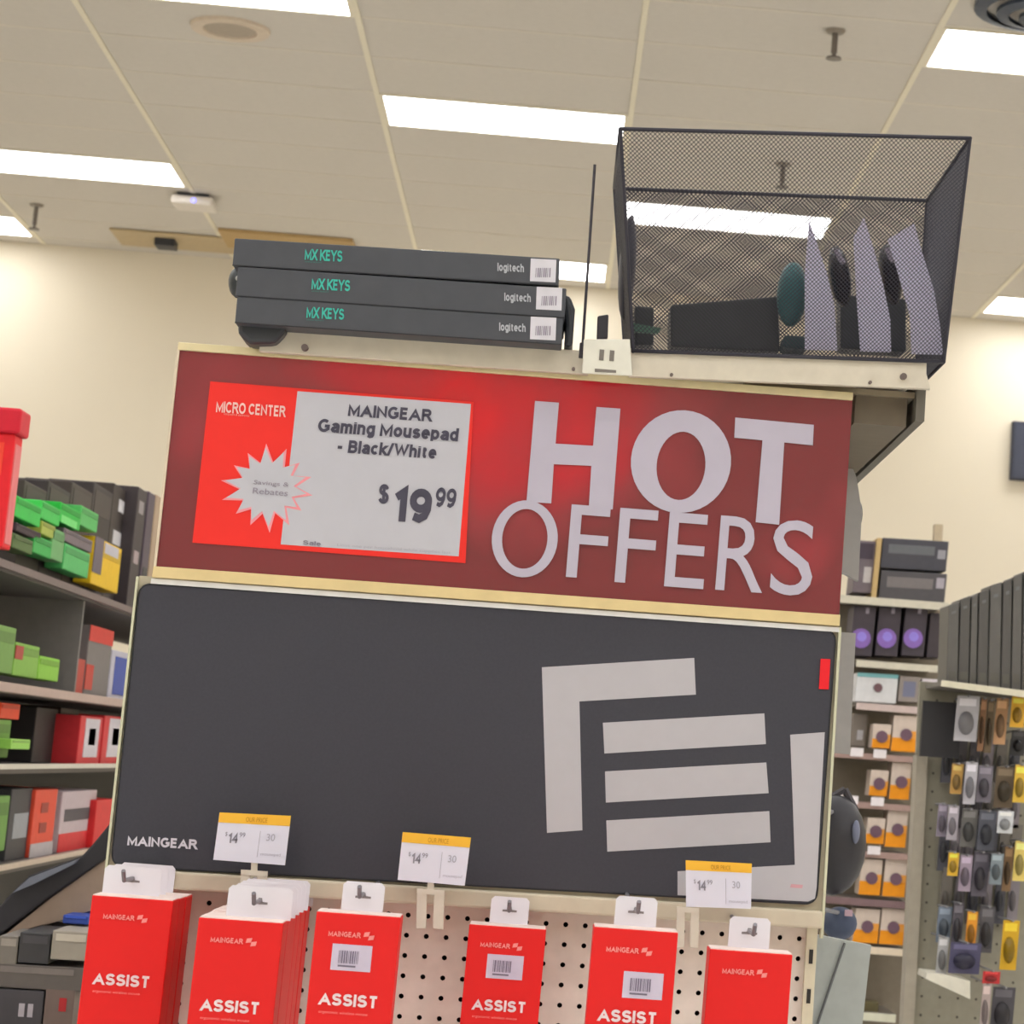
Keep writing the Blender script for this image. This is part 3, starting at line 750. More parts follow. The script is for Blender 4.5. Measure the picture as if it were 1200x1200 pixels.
mesh_face('mesh_panel', nbl, nbr, fbr, fbl, w=.0013)
MB().path([ntl, ntr, ftr, ftl, ntl], .0028, 8).build('rim', wire, bin_, smooth=True)
MB().path([nbl, nbr, fbr, fbl, nbl], .0026, 8).build('base_frame', wire, bin_, smooth=True)
for p, q in ((nbl, ntl), (nbr, ntr), (fbl, ftl), (fbr, ftr)): MB().tube(p, q, .0024, 8).build('corner_wire', wire, bin_)
MB().ell(V((nbl.x-.012, 3.4, (nbl.z+ntl.z)/2+.01)), (.012, .03, .075)).build('side_bulge', wire, bin_, smooth=True)
# contents
cardm = fr((162, 156, 172), rough=.5, gain=2.2, var=.02)
def pack(pts, Y, label, mouse=None):
    zb_ = at(*pts[-1], Y)
    t = thing('mouse_pack', label, 'package', zb_, 'packaged mice in the mesh bin')
    plate_px(t, pts, Y, .003, cardm, 'backing_card')
    if mouse:
        mx, my, rx, ry = mouse; rot = Matrix.Rotation(-.22, 3, 'Y')
        s = Y/2895
        MB().ell(at(mx, my, Y+.045), (rx*s, .032, ry*s), rot=rot).build('mouse_body', fr((36, 32, 38), rough=.25, gain=1.0), t, smooth=True)
        MB().ell(at(mx+1, my-6, Y+.03), (rx*s*.9, .042, ry*s*1.12), rot=rot)
        MB().tube(at(mx-4, my-ry*.8, Y+.02), at(mx+4, my-ry*.4, Y+.013), .004).build('scroll_wheel', fr((130, 120, 130), rough=.3), t)
    return t
pack([(948, 259), (957, 285), (968, 318), (978, 360), (981, 411), (943, 410), (943, 320)], 3.22, 'grey wedge-shaped mouse package nearest the teal mouse in the bin', (984, 324, 13, 38))
pack([(1012, 255), (1023, 290), (1035, 335), (1043, 375), (1044, 413), (1008, 412), (1003, 340), (1000, 279)], 3.22, 'grey wedge-shaped mouse package in the middle of the three', (1043, 322, 13, 38))
pack([(1071, 262), (1080, 295), (1094, 340), (1101, 380), (1105, 416), (1068, 415), (1066, 370), (1052, 320), (1040, 281)], 3.22, 'grey wedge-shaped mouse package at the right end with a hang hole')
tm = thing('trackball_mouse', 'rounded teal mouse behind the first grey package in the bin', 'mouse', at(928, 410, 3.3))
MB().ell(at(928, 345, 3.30), (.021, .03, .045)).build('shell', fr((46, 92, 94), rough=.35, gain=1.4), tm, smooth=True)
MB().box(at(917, 395, 3.3)-V((0, .02, 0)), at(945, 412, 3.3)+V((0, .04, 0))).build('foot', fr((40, 60, 62)), tm, bevel=.004)
for (pts, Y, th, l) in (([(786, 357), (850, 352), (912, 347), (914, 412), (786, 406)], 3.33, .09, 'long low dark box lying in the left half of the mesh bin'),
                        ([(744, 358), (766, 360), (766, 404), (744, 404)], 3.36, .06, 'small dark box in the left corner of the mesh bin'),
                        ([(985, 345), (1062, 350), (1062, 412), (985, 408)], 3.40, .05, 'dark box behind the grey packages in the mesh bin')):
    o = plate_px(None, pts, Y, th, fr((48, 52, 52), rough=.4), 'dark_box', back=True, bevel=.003); tagm(o, l, 'box')
plate_px(bin_, [(742, 380), (775, 386), (770, 392), (744, 390)], 3.25, .01, fr((70, 100, 84)), 'inner_label')

# ================================================================ small generic goods
def boxpx(pts4, Y, depth, rgb, name, label, cat='box', group=None, decos=(), rough=.5, bevel=.002):
    base = at(*pts4[3], Y)
    t = thing(name, label, cat, base, group)
    plate_px(t, pts4, Y, depth, fr(rgb, rough=rough), 'carton', back=True, bevel=bevel)
    for i, (q, c, nm) in enumerate(decos):
        pp = [lerp4(pts4, u, v) for u, v in q]
        plate_px(t, pp, Y-.0006, .0008, fr(c), nm)
    return t
def lerp4(p, u, v):
    tl, tr, br_, bl = p
    a = (tl[0]+(tr[0]-tl[0])*u, tl[1]+(tr[1]-tl[1])*u); b = (bl[0]+(br_[0]-bl[0])*u, bl[1]+(br_[1]-bl[1])*u)
    return (a[0]+(b[0]-a[0])*v, a[1]+(b[1]-a[1])*v)
def rect(x0, y0, x1, y1, s=.06, l=-.08):
    """upright rectangle as the rolled camera sees it"""
    w = x1-x0; h = y1-y0
    return [(x0-l*0, y0), (x1, y0+s*w), (x1+l*h, y1+s*w), (x0+l*h, y1)]
def R4(u0, v0, u1, v1): return [(u0, v0), (u1, v0), (u1, v1), (u0, v1)]

# ================================================================ left aisle gondola (faces +X)
XG = -1.27
gl = thing('aisle_gondola', 'dark shelving unit running back along the left aisle', 'shelving', V((XG-.3, 6.5, 0)))
shm = fr((92, 84, 80), rough=.5); lipc = fr((176, 150, 140), rough=.4)
def zX(px, py): return atX(px, py, XG).z
yA0, yA1 = 5.0, 11.2
levels = [('A', zX(80, 686)), ('B', zX(80, 812)), ('C', zX(60, 897)), ('D', zX(60, 1005))]
zs = [z for _, z in levels]; A0_ = zs[0]
for (n_, z), lc, hh in zip(levels, (fr((120, 104, 100)), lipc, fr((206, 196, 180)), fr((190, 170, 150))), (.014, .018, .008, .008)):
    s = MB().box((XG-.42, yA0, z-.02), (XG-.01, yA1, z)).build('shelf', shm, gl)
    MB().box((XG-.01, yA0, z-hh), (XG+.004, yA1, z+.004)).build('price_lip', lc, s)
for y in (yA0, 7.0, yA1):
    MB().box((XG-.47, y-.015, 0), (XG-.42, y+.015, 1.88)).build('upright', fr((140, 132, 126)), gl)
MB().box((XG-.45, yA0, 0), (XG-.44, yA1, 1.86)).build('back_sheet', fr((36, 34, 36)), gl)
pc = atX(98, 715, XG-.02)
MB().box((XG-.42, pc.y-.01, zs[1]), (XG-.02, pc.y+.01, zs[0])).build('divider', fr((120, 114, 110)), gl)
MB().box((XG-.42, yA0, 0), (XG, yA1, .15)).build('plinth', shm, gl)
def gbox(px0, py0, px1, py1, X, depth, rgb, name, label, group='boxes on the left aisle shelves', decos=(), cat='box', snap=None):
    """box with its broad face towards +X; px0,py0 near top corner, px1,py1 far bottom corner"""
    a = atX(px0, py0, X); b = atX(px1, py1, X)
    pm = {A0_: 625, zs[1]: 790, zs[2]: 862, zs[3]: 966}.get(snap, (py0+py1)/2)
    y0, y1 = atX(px0, pm, X).y, atX(px1, pm, X).y; z1 = a.z; z0 = b.z if snap is None else snap
    if z0 > z1: z0 = z1-.05
    t = thing(name, label, cat, V((X-depth/2, (y0+y1)/2, z0)), group)
    MB().box((X-depth, y0, z0), (X, y1-.004, z1)).build('carton', fr(rgb), t, bevel=.003)
    for (u0, v0, u1, v1), c, nm in decos:
        MB().box((X, y0+(y1-y0)*u0, z1-(z1-z0)*v1), (X+.0015, y0+(y1-y0)*u1, z1-(z1-z0)*v0)).build(nm, fr(c), t)
    # print on the near end face
    return t
GRN = (60, 176, 72); BLK = (58, 52, 52); YEL = (232, 186, 30)
A0 = zs[0]
dz = lambda p, q: atX(p, q, XG).z
# back row of tall dark cartons
i = 0
for x0, x1, l in ((22, 50, 'first tall dark carton at left on the top aisle shelf, behind green cartons'), (50, 78, 'second tall dark carton behind the green cartons on the top aisle shelf'),
               (78, 104, 'third tall dark carton behind the green cartons on the top aisle shelf'), (104, 128, 'fourth tall dark carton, left of the one with two white stickers'), 
               (128, 156, 'tall dark carton with two white stickers above the yellow carton')):
    dec = [((.1, .05, .9, .25), (74, 66, 62), 'print_panel')]
    if x0 == 128: dec = [((.25, .10, .75, .20), (206, 200, 200), 'sticker'), ((.15, .36, .68, .47), (206, 200, 200), 'sticker')]
    gbox(x0, 558+(x0-22)*.035, x1, 690, XG-.1, .2, BLK if i % 2 else (66, 58, 54), 'tall_carton', l, decos=dec, snap=A0); i += 1
zb2 = A0
def gstack(px0, px1, pyt, pyb, rgb, l, X=XG-.04, depth=.05, decos=(), name='green_carton'):
    a = atX(px0, pyt, X); b = atX(px0, pyb, X)
    y0, y1 = a.y, atX(px1, (pyt+pyb)/2, X).y
    t = thing(name, l, 'box', V((X-depth/2, (y0+y1)/2, b.z)), 'coloured cartons on the left aisle shelves')
    MB().box((X-depth, y0, b.z), (X, y1-.006, a.z)).build('carton', fr(rgb), t, bevel=.003)
    MB().box((X, y0+.01, a.z-(a.z-b.z)*.35), (X+.0015, y1-.02, a.z-(a.z-b.z)*.12)).build('print_band', fr(tuple(int(v*.85) for v in rgb)), t)
    for (u0, v0, u1, v1), c, nm in decos:
        MB().box((X, y0+(y1-y0)*u0, a.z-(a.z-b.z)*v1), (X+.002, y0+(y1-y0)*u1, a.z-(a.z-b.z)*v0)).build(nm, fr(c), t)
    return t
gstack(20, 50, 580, 606, (52, 186, 74), 'bright green carton at upper left beside the red carton')
gstack(50, 72, 586, 608, (66, 190, 84), 'bright green carton second in the upper green row')
gstack(72, 96, 588, 612, (44, 180, 66), 'bright green carton third in the upper green row', decos=[((.05, .62, .8, 1), (120, 216, 120), 'pale_panel')])
gstack(96, 116, 592, 616, (88, 180, 96), 'paler green carton at the right end of the upper green row')
gstack(20, 50, 612, 622, (66, 50, 58), 'dark carton under the first bright green carton')
gstack(50, 66, 610, 626, (170, 180, 80), 'small yellow-green carton under the upper green row')
gstack(16, 40, 624, 642, (86, 110, 60), 'dull green carton lying on the top aisle shelf at left')
gstack(41, 62, 626, 648, (60, 170, 80), 'mid green carton standing on the shelf, lower row')
gstack(63, 76, 618, 656, (110, 166, 104), 'narrow pale green carton in the lower row')
gstack(77, 106, 636, 668, (84, 180, 100), 'wide green carton in the lower row beside the yellow carton')
gstack(76, 110, 618, 634, (120, 106, 110), 'grey-mauve carton above the wide green carton', depth=.04)
gstack(112, 142, 628, 686, YEL, 'bright yellow carton with a grey panel on the top aisle shelf', decos=[((.0, .0, .3, .75), (108, 96, 104), 'grey_panel'), ((.35, .04, .85, .26), (190, 184, 190), 'sticker')], name='yellow_carton')
gbox(157, 566, 168, 700, XG-.06, .2, (62, 54, 56), 'tall_carton', 'dark spotted carton right of the white-stickered carton', decos=[((.2, .1, .7, .2), (150, 140, 140), 'sticker'), ((.2, .5, .7, .6), (170, 150, 150), 'sticker')], snap=A0)
gbox(170, 572, 178, 700, XG-.06, .2, (86, 74, 84), 'tall_carton', 'mauve-dark carton nearest the red sign, left side', decos=[((.2, .6, .8, .75), (60, 60, 60), 'sticker')], snap=A0)
gbox(179, 576, 186, 700, XG-.06, .2, (176, 150, 124), 'tall_carton', 'tan carton just visible beside the red sign', snap=A0)
# red carton near the left edge
def frontbox(px0, py0, px1, py1, Y, depth, rgb, name, label, cat='box', decos=(), s=.06, l=-.1, group=None):
    return boxpx(rect(px0, py0, px1, py1, s, l), Y, depth, rgb, name, label, cat, group, decos)
t = thing('red_carton', 'tall red carton with a lid at the left edge above the shelves', 'box', at(-30, 640, 5.35))
rb = fr((228, 34, 44)); 
P0 = at(-60, 500, 5.35); P1 = at(19, 500, 5.35); z0 = at(10, 642, 5.35).z; z1 = at(10, 478, 5.35).z; zl = at(10, 508, 5.35).z
MB().box((P0.x, 5.35, z0), (P1.x, 5.43, zl)).build('carton', rb, t, bevel=.004)
MB().box((P0.x, 5.34, zl), (P1.x+.01, 5.44, z1)).build('lid', fr((206, 30, 50)), t, bevel=.006)
MB().box((P1.x, 5.36, z0+.01), (P1.x+.002, 5.42, zl-.02)).build('side_print', fr((226, 120, 120)), t)
MB().box((P0.x+.02, 5.348, zl-.09), (P1.x-.02, 5.35, zl-.02)).build('front_print', fr((240, 70, 50)), t)
MB().box((XG-.42, yA0+.25, z0-.012), (XG+.02, 5.5, z0-.001)).build('shelf', shm, gl)
# shelf B goods
gstack(-14, 18, 728, 786, (120, 158, 82), 'tall pale green carton at left on the second aisle shelf')
gstack(19, 46, 752, 792, (132, 178, 76), 'green carton with red dot on the second aisle shelf', decos=[((.0, .1, .3, .5), (170, 70, 60), 'red_dot')])
gstack(47, 70, 768, 796, (140, 196, 70), 'low lime green carton on the second aisle shelf')
gbox(100, 730, 128, 812, XG-.04, .15, (120, 112, 110), 'grey_carton', 'grey carton with a red top on the second aisle shelf', decos=[((0, .0, 1, .22), (206, 50, 44), 'red_band'), ((.0, .55, .3, .9), (190, 60, 50), 'red_dot')], snap=zs[1])
gbox(129, 760, 150, 816, XG-.04, .15, (186, 180, 190), 'white_carton', 'pale carton with a blue oval on the second aisle shelf', decos=[((.2, .12, .85, .88), (60, 80, 160), 'blue_oval')], snap=zs[1])
gbox(86, 770, 99, 806, XG-.04, .1, (176, 60, 50), 'red_small_carton', 'little red carton between the green and grey cartons', snap=zs[1])
# shelf C goods
gstack(-14, 12, 842, 888, (110, 150, 66), 'green carton at left edge of the third aisle shelf')
gstack(2, 24, 823, 842, (220, 70, 36), 'orange-red carton lying on the green carton at left edge')
gstack(14, 36, 866, 878, (150, 200, 90), 'small lime packet on the third aisle shelf', X=XG+.0)
gbox(40, 828, 66, 893, XG-.1, .15, (50, 46, 46), 'dark_carton', 'black carton left of the brown one on the third aisle shelf', snap=zs[2])
gbox(68, 828, 90, 893, XG-.1, .15, (78, 68, 60), 'dark_carton', 'brown-black carton on the third aisle shelf', snap=zs[2])
for x0, x1, l in ((93, 119, 'red-edged white carton, left one on the third aisle shelf'), (121, 146, 'red-edged white carton, right one on the third aisle shelf')):
    gbox(x0, 838, x1, 893, XG-.03, .14, (206, 50, 56), 'red_white_carton', l, decos=[((.22, .05, .85, .85), (206, 196, 200), 'white_panel'), ((.4, .25, .7, .6), (120, 110, 120), 'picture')], snap=zs[2])
# shelf D goods
gstack(-14, 9, 934, 1000, (108, 150, 70), 'green carton at left edge of the fourth aisle shelf')
gbox(10, 925, 35, 1004, XG-.05, .15, (66, 64, 66), 'dark_carton', 'dark carton with a grey picture on the fourth aisle shelf', decos=[((.2, .35, .85, .7), (150, 150, 152), 'picture')], snap=zs[3])
gbox(38, 926, 64, 1004, XG-.04, .15, (216, 74, 50), 'orange_carton', 'orange-red carton with dark spots on the fourth aisle shelf', decos=[((.3, .2, .6, .35), (150, 60, 50), 'spot'), ((.3, .5, .6, .65), (150, 60, 50), 'spot'), ((.0, .8, 1, 1), (180, 170, 170), 'white_band')], snap=zs[3])
gbox(70, 928, 110, 1004, XG-.04, .15, (190, 170, 172), 'red_white_carton', 'white carton with a dark picture and red base on the fourth aisle shelf', decos=[((.1, .3, .9, .5), (76, 70, 76), 'picture'), ((0, .7, 1, 1), (206, 40, 46), 'red_band')], snap=zs[3])
gbox(111, 938, 132, 1004, XG-.02, .15, (206, 42, 44), 'red_small_carton', 'red carton at the right end of the fourth aisle shelf', snap=zs[3])
# sloped keyboard display on the left, lower
t = thing('slanted_display', 'black keyboard on a tan sloping ledge at lower left', 'display', at(40, 1080, 4.6))
YS = 4.7
plate_px(t, [(-20, 1112), (0, 1100), (60, 1052), (128, 1004), (122, 1062), (60, 1082), (-20, 1104)], YS, .25, fr((150, 128, 112)), 'sloping_ledge', back=True)
plate_px(t, [(-20, 1085), (8, 1052), (34, 1026), (96, 1003), (108, 990), (131, 962), (129, 1003), (60, 1050), (-20, 1110)], YS-.01, .16, fr((46, 44, 48)), 'keyboard', back=True, bevel=.004)
plate_px(t, [(16, 1046), (36, 1028), (94, 1006), (88, 1012), (40, 1036)], YS-.02, .01, fr((110, 112, 122)), 'keyboard_edge')
a = at(60, 1080, YS+.1); MB().box((a.x-.25, YS+.1, 0), (a.x+.05, YS+.25, at(40, 1090, YS).z)).build('pedestal', fr((80, 74, 70)), t)
lo = [((0, 1096, 22, 1130), (120, 112, 104), 'grey carton with a dark corner at lower left'), ((24, 1092, 60, 1128), (60, 58, 60), 'black carton beneath the sloping ledge'),
      ((62, 1090, 106, 1124), (150, 140, 128), 'beige carton in the pile beneath the sloping ledge'), ((74, 1072, 104, 1082), (50, 72, 150), 'small blue packet under the sloping ledge'),
      ((-10, 1128, 98, 1156), (96, 88, 84), 'wide dark grey carton in the middle of the lower left pile'), ((-10, 1158, 52, 1210), (70, 66, 70), 'dark carton with pale lettering bars at bottom left'),
      ((54, 1158, 88, 1210), (110, 92, 86), 'brown carton with a red mark at the bottom left')]
for (x0, y0, x1, y1), c, l in lo:
    dec = [(R4(.1, .1, .9, .35), tuple(min(255, int(v*1.25)) for v in c), 'print_panel')]
    if x0 == -10 and y0 > 1150: dec = [(R4(.55, .3, .66, .6), (170, 160, 166), 'pale_bar'), (R4(.72, .3, .82, .6), (170, 160, 166), 'pale_bar')]
    if x0 == 54: dec = [(R4(.5, .2, .75, .5), (170, 40, 44), 'red_mark')]
    frontbox(x0, y0, x1, y1, 4.5 if y0 != 1072 else 4.62, .18, c, 'carton_pile_box', l, decos=dec, group='cartons in the lower left pile')
st = thing('low_table', 'low stand carrying the lower left pile of cartons', 'stand', at(40, 1215, 4.6))
a = at(-12, 1216, 4.48); b = at(100, 1216, 4.48)
MB().box((a.x-.05, 4.45, a.z-.03), (b.x+.02, 4.7, a.z-.002)).build('top', fr((130, 122, 112)), st)
MB().box((a.x-.03, 4.48, 0), (b.x, 4.68, a.z-.03)).build('cabinet', fr((90, 84, 80)), st)

# ================================================================ far right end cap (faces the camera)
YE = 9.0
ec = thing('endcap_shelving', 'cream end shelving far behind the right side of the rack', 'shelving', at(1040, 1100, YE))
a = at(975, 700, YE+.35); b = at(1112, 700, YE+.35)
MB().box((a.x, YE+.33, 0), (b.x, YE+.36, at(1050, 712, YE+.35).z)).build('back_sheet', fr((150, 136, 118), gain=1.2), ec)
def eshelf(x0, y0, x1, Yf=YE, dep=.33, h=8, c=(206, 196, 176), s=.075):
    A = at(x0, y0, Yf); B = at(x1, y0+s*(x1-x0), Yf); hh = h*Yf/2900; n = V((0, 0, -hh))
    o = MB().prism([A, B, B+n, A+n], (0, .012, 0)).build('shelf_lip', fr(c), ec)
    MB().prism([A+V((0, .01, 0)), B+V((0, .01, 0)), B+V((0, dep, 0)), A+V((0, dep, 0))], (0, 0, -.012)).build('shelf_board', fr((120, 110, 100)), o)
eshelf(985, 697, 1112, h=9); eshelf(1004, 773, 1104, h=8); eshelf(1004, 823, 1080, h=8, c=(200, 178, 170)); eshelf(978, 880, 1076, h=7, c=(170, 140, 130))
eshelf(974, 937, 1072, h=7, c=(170, 140, 130)); eshelf(970, 994, 1066, h=7, c=(170, 140, 130)); eshelf(968, 1050, 1066, h=8, c=(130, 104, 104)); eshelf(960, 1105, 1060, h=8, c=(226, 206, 180)); eshelf(1008, 1186, 1050, h=9, c=(220, 214, 190))
MB().box(at(1077, 880, YE-.02), V((at(1077, 880, YE).x+.035, YE+.05, 0))).build('upright', fr((186, 172, 156)), ec)
frontbox(1035, 630, 1112, 665, YE+.02, .25, (74, 72, 78), 'wide_black_box', 'upper of two wide black boxes on the far right top shelf', decos=[(R4(.1, .2, .8, .5), (104, 104, 106), 'picture'), (R4(.85, .3, .97, .6), (150, 146, 150), 'sticker')])
frontbox(1033, 668, 1110, 703, YE+.02, .25, (84, 80, 82), 'wide_black_box', 'lower of two wide black boxes on the far right top shelf', decos=[(R4(.1, .2, .8, .55), (120, 112, 110), 'picture'), (R4(.85, .15, .97, .5), (170, 160, 166), 'sticker')])
frontbox(1028, 630, 1034, 702, YE+.01, .2, (190, 160, 110), 'tan_carton', 'narrow tan carton standing left of the wide black boxes')
frontbox(1005, 633, 1027, 694, YE+.03, .2, (112, 100, 104), 'mottled_carton', 'mottled grey carton standing left of the tan carton', decos=[(R4(.1, .05, .9, .35), (70, 60, 70), 'picture'), (R4(.5, .5, .9, .8), (190, 180, 176), 'sticker')])
o = tagm(MB().box(at(1096, 614, YE+.2), at(1103, 640, YE+.22)+V((0, .03, 0))).build('tan_post', fr((190, 170, 140))), 'short tan post rising above the wide black boxes', 'post')
for x0, l in ((1001, 'left'), (1031, 'middle'), (1062, 'right')):
    t = frontbox(x0, 710, x0+26, 768, YE+.04, .18, (74, 66, 72), 'purple_print_box', l+' of three dark boxes with a purple glow printed on them', decos=[(R4(.55, .02, .7, .14), (150, 140, 150), 'sticker')])
    cc = at(x0+8, 748, YE+.036)
    MB().tube(cc, cc+V((0, -.003, 0)), .036, 16).build('purple_print', fr((138, 104, 176)), t)
    MB().tube(cc+V((.002, 0, .006)), cc+V((.002, -.005, .006)), .018, 12).build('print_centre', fr((150, 130, 210)), t)
frontbox(1091, 718, 1108, 770, YE+.04, .18, (70, 62, 66), 'dark_carton', 'plain dark carton at the right end of the purple boxes')
t = frontbox(1005, 788, 1053, 822, YE+.02, .15, (214, 210, 208), 'camera_box', 'white boxed camera left of the grey one under the purple boxes', decos=[(R4(0, 0, 1, .14), (120, 170, 170), 'teal_band')])
cc = at(1029, 806, YE+.016); MB().tube(cc, cc+V((0, -.004, 0)), .016, 16).build('lens_print', fr((110, 80, 84)), t)
t = frontbox(1055, 792, 1079, 822, YE+.02, .15, (150, 138, 130), 'camera_box', 'grey boxed camera under the purple boxes', decos=[(R4(.2, .2, .8, .8), (120, 120, 140), 'picture')])
frontbox(1081, 795, 1101, 822, YE+.02, .15, (220, 208, 210), 'camera_box', 'plain white boxed camera right of the grey one')
rows = [((1024, 848, 1045, 876), (1048, 838, 1078, 880)), ((1021, 902, 1042, 932), (1046, 893, 1069, 936)), ((1017, 958, 1038, 988), (1041, 948, 1065, 992)),
        ((1010, 1006, 1035, 1048), (1038, 1006, 1064, 1050)), ((1003, 1064, 1032, 1104), (1034, 1064, 1062, 1106))]
for ri, row in enumerate(rows):
    for ci, (x0, y0, x1, y1) in enumerate(row):
        dec = [(R4(0, .62, 1, 1), (246, 150, 30), 'orange_base'), (R4(.62, .42, 1, .64), (238, 160, 70), 'orange_corner')]
        t = frontbox(x0, y0, x1, y1, YE+.02, .12, (216, 196, 180), 'camera_carton', '%s white and orange carton in the %s row of the far end shelving' % (('left', 'right')[ci], ('first', 'second', 'third', 'fourth', 'fifth')[ri]), decos=dec, group='white and orange cartons on the end shelving')
        cc = at((x0+x1)/2-1, y0+(y1-y0)*.55, YE+.017); MB().tube(cc, cc+V((0, -.004, 0)), .022, 12).build('lens_print', fr((112, 84, 96)), t)
for x0, y0, l in ((997, 876, 'under the empty first row'), (1024, 878, 'under the left carton of the first row'), (973, 930, 'at the left end below the empty bay'), (991, 932, 'beneath the empty bay'), (1021, 934, 'under the left carton of the second row'), (1017, 991, 'under the left carton of the third row')):
    tagm(MB().prism([at(*q, YE-.01) for q in rect(x0, y0, x0+15, y0+10)], (0, -.003, 0)).build('shelf_label', fr((232, 220, 218))), 'white shelf label '+l+' on the end shelving', 'label', 'white shelf labels on the end shelving')
frontbox(1000, 836, 1017, 874, YE+.1, .1, (140, 128, 118), 'faded_carton', 'faded grey carton left of the first row of orange cartons', decos=[(R4(.4, .5, .8, .8), (196, 190, 190), 'sticker')])
frontbox(1014, 1174, 1030, 1186, YE+.05, .1, (110, 100, 70), 'small_carton', 'small dark carton on the lowest visible shelf of the end shelving')
# dark bag hanging behind the rack
t = thing('black_bag', 'black rounded bag hanging behind the right side of the pad', 'bag', at(990, 1045, 4.3))
MB().ell(at(978, 990, 4.3), (.055, .05, .085)).build('bag_body', fr((56, 54, 58), rough=.4), t, smooth=True)
MB().path([at(972, 935, 4.3), at(990, 925, 4.3), at(1003, 950, 4.3)], .006).build('strap', fr((70, 66, 70)), t)
MB().ell(at(1003, 975, 4.26), (.007, .01, .02)).build('buckle', fr((120, 122, 140)), t, smooth=True)
MB().path([V((xr, YR+.03, 1.50)), V((at(978, 950, 4.3).x, 4.3, at(978, 950, 4.3).z)), at(978, 938, 4.36)], .004).build('rear_hook', fr((120, 118, 120)), rack)
MB().path([V((xr, YR+.03, 1.40)), at(984, 1070, 4.3), at(984, 1066, 4.36)], .004).build('rear_hook', fr((120, 118, 120)), rack)
t = thing('blue_pouch', 'small dark blue pouch below the black bag', 'pouch', at(985, 1102, 4.3))
MB().ell(at(984, 1082, 4.3), (.03, .03, .028)).build('pouch_body', fr((70, 78, 98)), t, smooth=True)
MB().box(at(990, 1066, 4.27), at(999, 1074, 4.268)).build('flap_label', fr((180, 150, 160)), t)
t = thing('round_item', 'black rounded edge of an item hung on the rear of the rack', 'accessory', at(1005, 620, 3.8))
MB().ell(at(1001, 604, 3.85), (.013, .03, .028)).build('shell', fr((40, 42, 48), rough=.4), t, smooth=True)

# ================================================================ right gondola
YG = 7.0
rg = thing('pegboard_gondola', 'olive grey pegboard gondola with hanging packs at the right edge', 'shelving', at(1150, 1190, YG))
A = at(1074, 885, YG); zt_ = at(1100, 800, YG).z
olive = fr((158, 150, 132), rough=.7, gain=1.25)
MB().box((A.x, YG, 0), (A.x+1.1, YG+.03, zt_)).build('pegboard', olive, rg)
MB().box((A.x-.002, YG-.02, 0), (A.x+.030, YG+.05, at(1074, 885, YG).z)).build('upright', fr((178, 166, 148), gain=1.25), rg)
MB().prism([at(1104, 797, YG-.3), at(1215, 811, YG-.3), at(1215, 819, YG-.3), at(1103, 804, YG-.3)], (0, .012, 0)).build('shelf_lip', fr((210, 200, 176)), rg)
p0, p1 = at(1104, 798, YG-.29), at(1215, 812, YG-.29)
MB().prism([p0, p1, p1+V((0, .32, 0)), p0+V((0, .32, 0))], (0, 0, -.012)).build('shelf_board', fr((120, 112, 104)), rg)
holes = MB()
for i in range(14):
    for j in range(44):
        x = A.x+.05+i*.0508; z = zt_-.05-j*.0508; holes.tube((x, YG-.0005, z), (x, YG+.002, z), .004, 6)
holes.build('peg_hole', fr((84, 78, 70)), rg, kind='stuff')
plate_px(rg, [(1082, 821), (1126, 824), (1124, 889), (1078, 886)], YG-.12, .02, fr((50, 48, 50)), 'black_header', back=True)
plate_px(rg, [(1086, 1140), (1112, 1143), (1137, 1150), (1137, 1171), (1085, 1147)], YG-.25, .15, fr((214, 206, 188)), 'slanted_shelf', back=True)
bx = [(1112, 709, 1125), (1126, 702, 1138), (1139, 699, 1147), (1148, 694, 1160), (1161, 686, 1175), (1176, 682, 1187), (1188, 676, 1199), (1200, 670, 1212)]
for i, (x0, y0, x1) in enumerate(bx):
    yb_ = 798+(x0-1104)*.126
    pts = [(x0, y0), (x1-1, y0-4), (x1-3, yb_+1), (x0-3, yb_)]
    t = boxpx(pts, YG-.22, .16, (88, 84, 80) if i % 2 else (98, 94, 89), 'upright_black_box', ['shortest upright black box at the left end of the row', 'second upright black box from the left on the right shelf', 'narrow upright black box third in the row', 'fourth upright black box in the middle of the row', 'fifth upright black box, right of the middle of the row', 'sixth upright black box on the right shelf', 'seventh upright black box near the right edge', 'tall upright black box cut by the right edge'][i], 'box', 'upright black boxes on the right shelf',
              decos=[(R4(.15, .86, .85, .95), (96, 92, 84), 'spine_band'), (R4(.3, .1, .7, .13), (110, 108, 108), 'spine_mark')])
